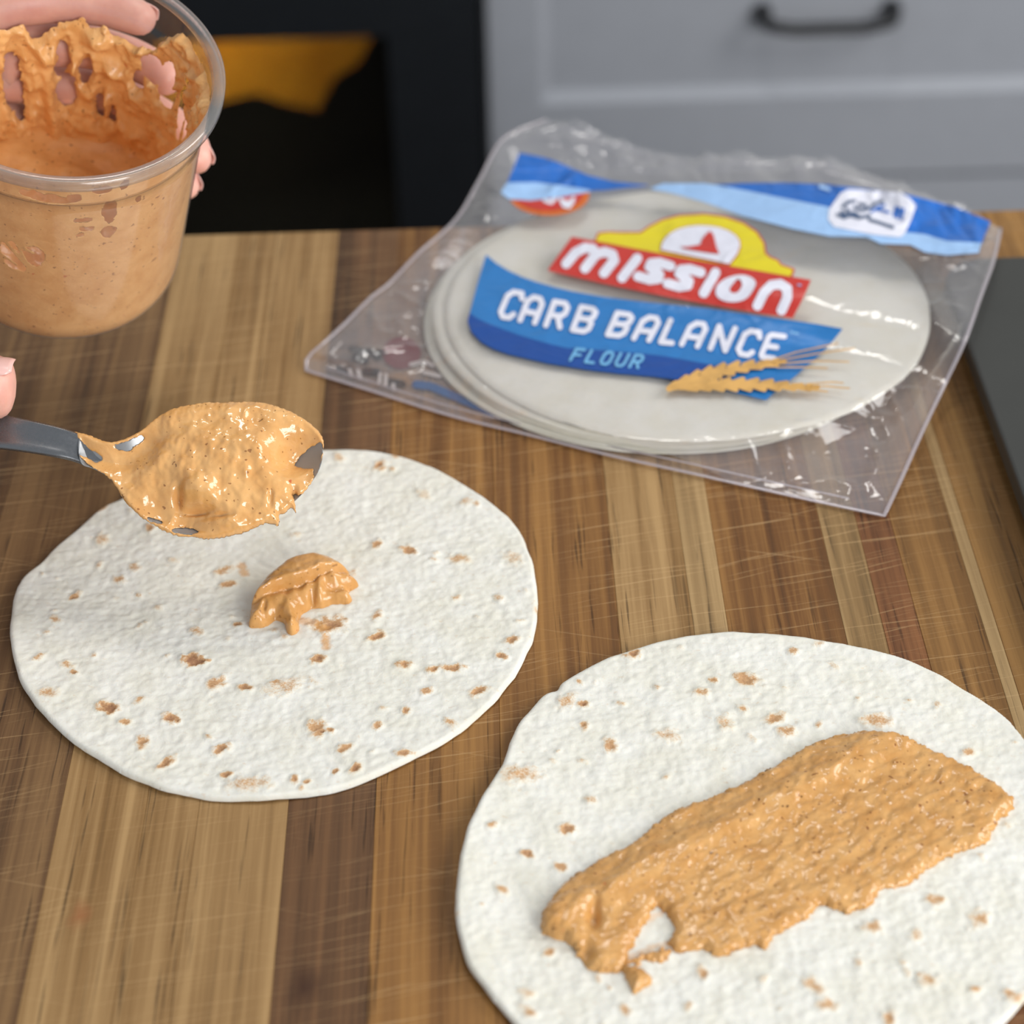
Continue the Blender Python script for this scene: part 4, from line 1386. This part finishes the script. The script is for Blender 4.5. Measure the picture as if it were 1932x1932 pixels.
def curve(L_, n):
    Wp = np.array([at(float(a), float(b), z) for a, b, z in L_])
    S = spline(Wp, 8, False)
    s_ = np.r_[0, np.cumsum(np.linalg.norm(np.diff(S, axis=0), axis=1))]
    q = np.linspace(0, s_[-1], n)
    return np.stack([np.interp(q, s_, S[:, i]) for i in range(3)], -1)


NU, NV = 220, 190
cF, cB = curve(EF, NU), curve(EB, NU)
cL, cR = curve(EL, NV), curve(ER, NV)
u = np.linspace(0, 1, NU)[None, :, None]; v = np.linspace(0, 1, NV)[:, None, None]
S = (1 - v) * cF[None] + v * cB[None] + (1 - u) * cL[:, None] + u * cR[:, None] - ((1 - u) * (1 - v) * cF[0] + u * (1 - v) * cF[-1] + (1 - u) * v * cB[0] + u * v * cB[-1])
us, vs_ = u[..., 0], v[..., 0]
inner = smooth(np.minimum.reduce([us + 0 * vs_, 1 - us + 0 * vs_, vs_ + 0 * us]), 0, 0.06)
rc = np.hypot(S[..., 0] - BC[0] + 0.003, (S[..., 1] - BC[1] + 0.002) / OV)
ztop = ZT + 0.0012
drape = ztop - 0.85 * np.clip(rc - BR - 0.0015, 0, 1) * (1.0 - 0.25 * np.sin(3 * np.arctan2(S[..., 1] - BC[1], S[..., 0] - BC[0])))
drape = np.where(rc < BR + 0.0015, ztop, drape)
wr_ = fbm(S[..., 0] * 38, S[..., 1] * 30, 2.2, 3)
rd = 1 - np.abs(fbm(S[..., 0] * 26 + 0.3 * wr_, S[..., 1] * 34, 6.1, 2)) * 2.2
wrk = (0.0010 * wr_ + 0.0012 * np.clip(rd, 0, 1) ** 3)
off = smooth(rc, BR * 0.93, BR * 1.08)
zc_ = S[..., 2]
ztp = np.maximum(zc_, drape) + inner * (wrk * (0.25 + 1.5 * off)) + inner * 0.0006
# creased film behind the stack
bk = smooth(vs_ + 0 * us, 0.80, 0.95)
ztp = ztp + bk * inner * (0.004 * np.clip(fbm(S[..., 0] * 70, S[..., 1] * 18, 1.0, 3), -0.6, 1))
over_tray = (TRZ + 0.0022) * smooth(S[..., 0], tx0 - 0.012, tx0 - 0.001) * (S[..., 1] < ty1 + 0.004)
ztp = np.maximum(ztp, over_tray)
TOP = S.copy(); TOP[..., 2] = np.maximum(ztp, np.where(vs_ + 0 * us > 0.02, 0.0016, 0.0012))
flat_ = smooth(np.minimum.reduce([us + 0 * vs_, 1 - us + 0 * vs_]), 0, 0.08) * smooth(1 - vs_ + 0 * us, 0.02, 0.16)
BOT = S.copy(); BOT[..., 2] = np.where(BOT[..., 1] < BOARD_Y + 0.002, np.minimum(np.maximum(zc_ * (1 - flat_), 0.0) + 0.0006 , np.maximum(zc_ - 0.0006, 0.0004)), np.maximum(zc_ * (1 - flat_), 0.0) + 0.0006)
BOT[..., 2] = np.maximum(BOT[..., 2], np.where(over_tray > 0, np.minimum(over_tray - 0.001, TOP[..., 2] - 0.0005), 0))
BOT[..., 2] += 0.0008 * np.clip(wr_, 0, 1) * inner * np.where(rc > BR, 1, 0)
idx = np.arange(NU * NV).reshape(NV, NU)
Q = np.stack([idx[:-1, :-1], idx[:-1, 1:], idx[1:, 1:], idx[1:, :-1]], -1).reshape(-1, 4)
MAT['film'] = clear_mat('bag_film', (0.965, 0.955, 0.96, 1), (0.80, 0.77, 0.78, 1), 0.065, 0.12, 0.8, 0.25, 45, edge=0.10)
bag = tag(empty('tortilla_bag', tuple(BC * [1, 1, 0])), 'clear plastic bag printed in blue, red and yellow, lying on the countertop', 'bag')
ft = parent_keep(link('front_film', raw_mesh('front_film', TOP.reshape(-1, 3), Q), MAT['film']), bag)
fb_ = parent_keep(link('back_film', raw_mesh('back_film', BOT.reshape(-1, 3), Q[:, ::-1]), MAT['film']), bag)
# welded seam along the front edge and both sides
seam = np.concatenate([cL[::-1][::4], cF[::4], cR[::4]])
seam[:, 2] += 0.0004
parent_keep(link('seam', tube_mesh('seam', seam, np.full(len(seam), 0.0009), 8, 0.4), clear_mat('bag_seam', (0.85, 0.82, 0.84, 1), (0.72, 0.66, 0.69, 1), 0.32, 0.1, 0.9)), bag)
par2 = np.array([p + np.array([0, 0.006, 0.0007]) for p in cF[8:-8:4]])
parent_keep(link('seam', tube_mesh('seam', par2, np.full(len(par2), 0.0006), 6, 0.5), bpy.data.materials['bag_seam']), bag)
BV = BVHTree.FromPolygons([tuple(p) for p in TOP.reshape(-1, 3)], [tuple(q) for q in Q])
BVB = BVHTree.FromPolygons([tuple(p) for p in BOT.reshape(-1, 3)], [tuple(q) for q in Q])


def printed(name, F_fun, bounds, mat, lift, step=2.0, bv=None, parent=None):
    """flat print on the film: the shape's field is given on the label, laid on the film surface"""
    bv = bv or BV
    X, Y = np.meshgrid(np.arange(bounds[0], bounds[2], step), np.arange(bounds[1], bounds[3], step))
    F = F_fun(X, Y)
    x, y, f, Q, used = field_grid(X, Y, F, step)
    D = ray(x, y)
    V = []
    last = 0.03
    for i in range(len(x)):
        d = Vector(D[i]).normalized()
        hit = bv.ray_cast(Vector(CAM), d, 3.0)
        if hit[0] is None:
            p = Vector(at(x[i], y[i], last))
        else:
            p = hit[0]; last = p.z
        V.append((p.x, p.y, p.z + lift))
    o = link(name, raw_mesh(name, np.array(V), Q), mat)
    parent_keep(o, parent or bag)
    return o


def pf(P, rounded=0.0):
    P = np.array(P, float)
    return lambda X, Y: poly_field(X, Y, P) + rounded


def sub(a, b): return lambda X, Y: np.minimum(a(X, Y), -b(X, Y))
def uni(*fs): return lambda X, Y: np.maximum.reduce([f_(X, Y) for f_ in fs])
def inter(*fs): return lambda X, Y: np.minimum.reduce([f_(X, Y) for f_ in fs])


PB, PLB, PDB = print_mat('print_blue', lin(34, 104, 190)), print_mat('print_light_blue', lin(160, 196, 238)), print_mat('print_navy', lin(24, 74, 152))
PMB, PR, PY, PWt = print_mat('print_mid_blue', lin(44, 120, 188)), print_mat('print_red', lin(200, 58, 50)), print_mat('print_yellow', lin(228, 210, 38)), print_mat('print_white', lin(228, 228, 240))
PWH, PSK = print_mat('print_wheat', lin(222, 172, 98), var=0.25), print_mat('print_sky', lin(112, 176, 220))
POR, PGY = print_mat('print_orange', lin(214, 110, 44)), print_mat('print_slate', lin(78, 96, 126))

# band across the mouth of the bag
dark = [(980, 290), (1010, 296), (1040, 303), (1075, 318), (1110, 333), (1160, 345), (1210, 350), (1260, 352), (1330, 351), (1400, 348), (1480, 347), (1560, 350), (1620, 357), (1700, 366), (1740, 376), (1800, 392), (1869, 420),
        (1860, 442), (1851, 463), (1786, 460), (1744, 447), (1706, 443), (1650, 425), (1565, 396), (1483, 380), (1400, 363), (1330, 350), (1251, 350), (1181, 356), (1140, 361), (1112, 362), (1060, 355), (1010, 349), (956, 350)]
light = [(1225, 359), (1251, 349), (1330, 349), (1400, 361), (1483, 378), (1565, 394), (1650, 423), (1706, 441), (1744, 445), (1786, 458), (1851, 461), (1846, 480), (1786, 485), (1744, 479), (1717, 465), (1662, 463), (1634, 450), (1565, 449),
         (1496, 435), (1400, 410), (1330, 385), (1270, 368)]
light_l = [(956, 348), (1010, 347), (1060, 353), (1110, 361), (1118, 364), (1075, 372), (1050, 376), (1000, 381), (960, 378), (945, 366)]
printed('printed_band', pf(dark), (930, 280, 1885, 500), PB, 0.0006, 2.5)
printed('printed_band', uni(pf(light), pf(light_l)), (930, 330, 1885, 500), PLB, 0.0009, 2.5)
stk = [(1586, 368), (1600, 361), (1698, 367), (1716, 378), (1728, 392), (1719, 418), (1706, 446), (1698, 452), (1648, 447), (1573, 432), (1562, 418), (1564, 399)]
st = printed('sticker', pf(stk), (1550, 350, 1740, 465), PWt, 0.0012, 1.6)
scr = [[(1590, 395), (1600, 386), (1612, 384)], [(1598, 400), (1606, 412), (1620, 416), (1640, 412)], [(1612, 396), (1626, 402), (1640, 398), (1652, 388), (1664, 384)], [(1580, 410), (1592, 416), (1602, 412)],
       [(1588, 404), (1594, 410)], [(1622, 390), (1632, 392)], [(1640, 420), (1655, 424), (1672, 430), (1684, 434)], [(1610, 406), (1618, 410)]]
printed('lettering', lambda X, Y: line_field(X, Y, scr, 6), (1570, 375, 1700, 445), PGY, 0.0015, 1.5, parent=bag)
printed('lettering', lambda X, Y: line_field(X, Y, [[(1644, 404), (1656, 396), (1668, 392)], [(1650, 400), (1664, 402), (1676, 406)], [(1690, 396), (1686, 412)], [(1697, 398), (1692, 416)], [(1704, 400), (1700, 418)]], 5), (1630, 380, 1715, 430), PB, 0.0015, 1.5)
printed('lettering', lambda X, Y: line_field(X, Y, [[(1548, 356), (1556, 359)], [(1560, 360), (1563, 362)]], 7), (1535, 345, 1575, 370), PLB, 0.0012, 1.5)

# red disc beneath the band at the left
E_ = lambda cx, cy_, rx, ry: (lambda X, Y: (1 - np.hypot((X - cx) / rx, (Y - cy_) / ry)) * min(rx, ry))
below = pf([(950, 378), (1000, 382), (1050, 376), (1116, 362), (1125, 420), (950, 420)])
printed('round_badge', inter(E_(1036, 368, 76, 40), below), (955, 355, 1125, 415), POR, 0.0005, 1.6)
printed('round_badge', inter(E_(1034, 366, 67, 34), below), (955, 355, 1125, 415), PR, 0.0008, 1.6)
printed('lettering', inter(lambda X, Y: line_field(X, Y, [[(1028, 382), (1040, 386), (1048, 378)], [(1058, 380), (1064, 392), (1074, 394), (1082, 378)], [(1062, 384), (1080, 386)]], 7), below), (1015, 365, 1095, 405), PWt, 0.0011, 1.4)

# logo: yellow mission arch over a red banner
arch = [(1122, 462), (1130, 443), (1148, 441), (1167, 442), (1190, 442), (1209, 442), (1226, 430), (1250, 418), (1282, 410), (1329, 407), (1366, 412), (1402, 424), (1427, 441), (1440, 461), (1443, 481), (1453, 489), (1466, 494), (1473, 503), (1485, 507), (1496, 511), (1490, 527), (1400, 512), (1250, 484)]
printed('logo_arch', lambda X, Y: pf(arch)(X, Y) + 3.5, (1110, 395, 1510, 540), PR, 0.0004, 2.0)
printed('logo_arch', pf(arch), (1110, 398, 1510, 535), PY, 0.0006, 2.0)
win = [(1247, 475), (1249, 463), (1256, 452), (1266, 443), (1279, 436), (1298, 431), (1318, 429), (1338, 430), (1357, 433), (1374, 439), (1388, 448), (1395, 458), (1396, 469), (1390, 484), (1376, 502), (1340, 494), (1290, 484)]
printed('logo_arch', lambda X, Y: pf(win)(X, Y) + 1.6, (1238, 420, 1405, 510), PR, 0.0009, 1.6)
printed('logo_arch', pf(win), (1240, 422, 1402, 508), PWt, 0.0011, 1.6)
bell = [(1340, 440), (1332, 446), (1324, 456), (1321, 466), (1300, 470), (1283, 471), (1290, 474), (1318, 479), (1345, 483), (1357, 484), (1352, 472), (1349, 460), (1346, 448)]
printed('logo_arch', pf(bell), (1275, 432, 1365, 490), PR, 0.0014, 1.4)
ban = [(1079, 452), (1305, 495), (1530, 534), (1514, 570), (1495, 606), (1440, 598), (1260, 566), (1140, 541), (1033, 516), (1056, 484)]
printed('logo_banner', pf(ban), (1025, 445, 1540, 612), PR, 0.0016, 2.0)

# blue banner
blue = [(917, 482), (936, 498), (959, 512), (985, 524), (1013, 534), (1045, 543), (1078, 551), (1140, 562), (1212, 571), (1280, 578), (1338, 584), (1407, 594), (1491, 606), (1540, 613), (1590, 622), (1572, 644), (1548, 670), (1500, 712), (1465, 739), (1445, 757),
        (1396, 745), (1340, 732), (1279, 720), (1237, 714), (1170, 708), (1103, 700), (1031, 688), (958, 671), (930, 661), (908, 649), (890, 630), (882, 609), (887, 590), (900, 540)]
navy = [(886, 594), (900, 604), (922, 614), (950, 625), (977, 635), (1020, 648), (1067, 660), (1130, 664), (1206, 670), (1256, 676), (1310, 686), (1365, 696), (1320, 706), (1279, 720), (1237, 714), (1170, 708), (1103, 700), (1031, 688), (958, 671), (930, 661), (908, 649), (890, 630), (882, 609)]
printed('blue_banner', pf(blue), (870, 470, 1600, 765), PMB, 0.0005, 2.5)
printed('blue_banner', pf(navy), (870, 585, 1375, 730), PDB, 0.0010, 2.2)

LET = {
    'C': [[(.95, .80), (.80, 1.0), (.35, 1.0), (.12, .82), (.12, .18), (.35, 0), (.75, 0), (.9, .15)]],
    'A': [[(.1, 0), (.12, .8), (.35, 1.0), (.7, 1.0), (.9, .8), (.9, 0)], [(.12, .38), (.9, .38)]],
    'R': [[(.1, 0), (.1, 1.0), (.7, 1.0), (.9, .85), (.9, .6), (.72, .45), (.1, .45)], [(.55, .45), (.9, 0)]],
    'B': [[(.1, 0), (.1, 1.0), (.7, 1.0), (.88, .88), (.88, .66), (.7, .53), (.1, .53)], [(.7, .53), (.9, .4), (.9, .14), (.7, 0), (.1, 0)]],
    'L': [[(.15, 1.0), (.15, 0), (.9, 0)]],
    'N': [[(.1, 0), (.1, 1.0), (.9, 0), (.9, 1.0)]],
    'E': [[(.9, 1.0), (.2, 1.0), (.1, .9), (.1, .1), (.2, 0), (.9, 0)], [(.1, .5), (.75, .5)]],
    'F': [[(.9, 1.0), (.12, 1.0), (.12, 0)], [(.12, .52), (.75, .52)]],
    'O': [[(.3, 0), (.1, .2), (.1, .8), (.3, 1.0), (.7, 1.0), (.9, .8), (.9, .2), (.7, 0), (.3, 0)]],
    'U': [[(.1, 1.0), (.1, .2), (.3, 0), (.7, 0), (.9, .2), (.9, 1.0)]],
    'I': [[(.5, 0), (.5, 1.0)]],
    'm': [[(.08, 0), (.10, .55), (.2, .85), (.36, .9), (.5, .7), (.5, 0)], [(.5, .7), (.62, .9), (.8, .88), (.92, .65), (.92, 0)]],
    'n': [[(.12, 0), (.14, .5), (.26, .84), (.5, .95), (.76, .84), (.88, .5), (.88, 0)]],
    'S': [[(.95, .88), (.5, .93), (.22, .82), (.24, .64), (.72, .40), (.76, .2), (.5, .07), (.05, .1)]],
}


def cell(letter, BL, BR_, TL, TR_, inset=(0, 0)):
    out = []
    BL, BR_, TL, TR_ = map(lambda q: np.array(q, float), (BL, BR_, TL, TR_))
    for s_ in LET[letter]:
        L_ = []
        for a, b in s_:
            b = inset[1] + b * (1 - 2 * inset[1]); a = inset[0] + a * (1 - 2 * inset[0])
            L_.append(tuple((1 - b) * ((1 - a) * BL + a * BR_) + b * ((1 - a) * TL + a * TR_)))
        out.append(L_)
    return out


cb = [('C', (933, 605), (968, 610), (957, 546), (997, 553)), ('A', (973, 612), (1013, 619), (994, 555), (1035, 565)), ('R', (1022, 622), (1060, 627), (1042, 566), (1082, 573)), ('B', (1072, 630), (1112, 636), (1092, 576), (1136, 584)),
      ('B', (1138, 639), (1178, 643), (1160, 588), (1205, 595)), ('A', (1187, 646), (1228, 651), (1211, 595), (1256, 601)), ('L', (1238, 653), (1270, 656), (1260, 602), (1295, 607)), ('A', (1277, 657), (1320, 663), (1301, 606), (1344, 612)),
      ('N', (1332, 665), (1372, 671), (1352, 613), (1396, 619)), ('C', (1380, 674), (1420, 681), (1404, 620), (1444, 627)), ('E', (1427, 681), (1463, 686), (1448, 629), (1488, 634))]
LN = []
for c in cb: LN += cell(*c, inset=(0.07, 0.10))
printed('lettering', lambda X, Y: line_field(X, Y, LN, 10.5), (920, 530, 1505, 700), PWt, 0.0010, 1.25)
fl = []
TLs, TRs, BLs, BRs = np.array((1084, 661.)), np.array((1224, 675.)), np.array((1070, 686.)), np.array((1210, 702.))
for i, ch_ in enumerate('FLOUR'):
    a0, a1 = i / 5 + .01, (i + 1) / 5 - .035
    fl += cell(ch_, BLs + (BRs - BLs) * a0, BLs + (BRs - BLs) * a1, TLs + (TRs - TLs) * a0, TLs + (TRs - TLs) * a1, inset=(.05, .08))
printed('lettering', lambda X, Y: line_field(X, Y, fl, 5.6), (1060, 650, 1235, 712), PSK, 0.0014, 1.2)
ms = [('m', (1054, 504), (1150, 528), (1086, 460), (1184, 486)), ('I', (1162, 531), (1182, 536), (1194, 490), (1214, 494)), ('S', (1194, 533), (1252, 547), (1220, 492), (1274, 503)), ('S', (1250, 547), (1306, 560), (1276, 504), (1332, 515)),
      ('I', (1314, 560), (1338, 565), (1340, 517), (1362, 521)), ('n', (1416, 585), (1484, 598), (1440, 530), (1508, 545))]
MN = []
for c in ms: MN += cell(*c, inset=(0.06, 0.06))
oc = np.array([(1350, 553), (1352, 566), (1366, 575), (1388, 577), (1408, 570), (1422, 552), (1425, 538), (1412, 528), (1392, 526), (1370, 532), (1356, 542)], float)
dr_ = np.array([(1376, 553), (1382, 560), (1392, 558), (1399, 548), (1399, 540), (1392, 533), (1383, 542)], float)
printed('lettering', uni(lambda X, Y: line_field(X, Y, MN, 18.5), sub(pf(spline(oc, 3)), pf(spline(dr_, 3)))), (1040, 450, 1520, 610), PWt, 0.0020, 1.3)
printed('lettering', lambda X, Y: line_field(X, Y, [[(1505, 546), (1510, 547)], [(1492, 635), (1496, 636)], [(1500, 637), (1505, 638)]], 3.0), (1485, 540, 1515, 645), PSK, 0.0024, 1.2)

# wheat
gr = []
rw = random.Random(3)


def ear(p0, p1, p2, n, wdt):
    P0, P1, P2 = map(np.array, (p0, p1, p2))
    for i in range(n):
        t_ = i / (n - 1)
        c = (1 - t_) ** 2 * P0 + 2 * t_ * (1 - t_) * P1 + t_ ** 2 * P2
        tg = 2 * (1 - t_) * (P1 - P0) + 2 * t_ * (P2 - P1); tg = tg / np.linalg.norm(tg)
        nn = np.array([-tg[1], tg[0]])
        sgn_ = 1 if i % 2 else -1
        k = wdt * (0.35 + 0.9 * math.sin(math.pi * min(1, t_ * 1.0 + .08)))
        a = c + nn * sgn_ * k * .25; b = a + tg * 17 + nn * sgn_ * k * .35
        gr.append([tuple(a), tuple(b)])
    gr.append([tuple(P0), tuple(P1 * .5 + (P0 + P2) * .25), tuple(P2)])


ear((1262.0, 741.0), (1340.0, 700.0), (1462.0, 692.0), 17, 14)
ear((1285.0, 738.0), (1390.0, 726.0), (1525.0, 738.0), 19, 13)
printed('wheat_print', lambda X, Y: line_field(X, Y, gr, 9.5), (1250, 670, 1560, 765), PWH, 0.0018, 1.5)
aw = [[(1455, 690), (1530, 676), (1612, 664)], [(1460, 694), (1540, 688), (1600, 690)], [(1440, 692), (1500, 672), (1580, 655)], [(1520, 736), (1560, 736), (1602, 740)], [(1520, 732), (1570, 728), (1590, 730)], [(1465, 700), (1520, 700), (1560, 702)], [(1520, 742), (1560, 746)]]
printed('wheat_print', lambda X, Y: line_field(X, Y, aw, 2.6), (1430, 645, 1620, 755), PWH, 0.0020, 1.2)

# print on the reverse of the bag, seen through the clear film at the left
printed('reverse_print', E_(758, 668, 36, 30), (715, 630, 800, 705), print_mat('print_maroon', lin(112, 50, 54)), 0.0005, 2.0, BVB)
printed('reverse_print', lambda X, Y: line_field(X, Y, [[(785, 727), (812, 730), (850, 746), (900, 768), (945, 786)]], 15), (770, 700, 970, 805), print_mat('print_dull_blue', lin(44, 84, 134)), 0.0005, 2.0, BVB)
printed('reverse_print', lambda X, Y: line_field(X, Y, [[(664, 660), (690, 665), (725, 668)], [(640, 697), (660, 700)], [(690, 702), (712, 704)], [(735, 722), (760, 726)], [(672, 676), (690, 682)], [(700, 664), (712, 676)], [(940, 786), (965, 794)]], 13), (630, 645, 980, 805), print_mat('print_charcoal', lin(58, 52, 52)), 0.0005, 2.0, BVB)
printed('reverse_print', lambda X, Y: line_field(X, Y, [[(660, 700), (664, 712)], [(676, 702), (680, 716)], [(718, 708), (716, 724)], [(728, 710), (728, 728)], [(742, 728), (744, 738)], [(775, 690), (800, 684), (818, 692)], [(800, 705), (830, 712)]], 7), (650, 680, 840, 745), print_mat('print_pale', lin(190, 180, 176)), 0.0007, 2.0, BVB)
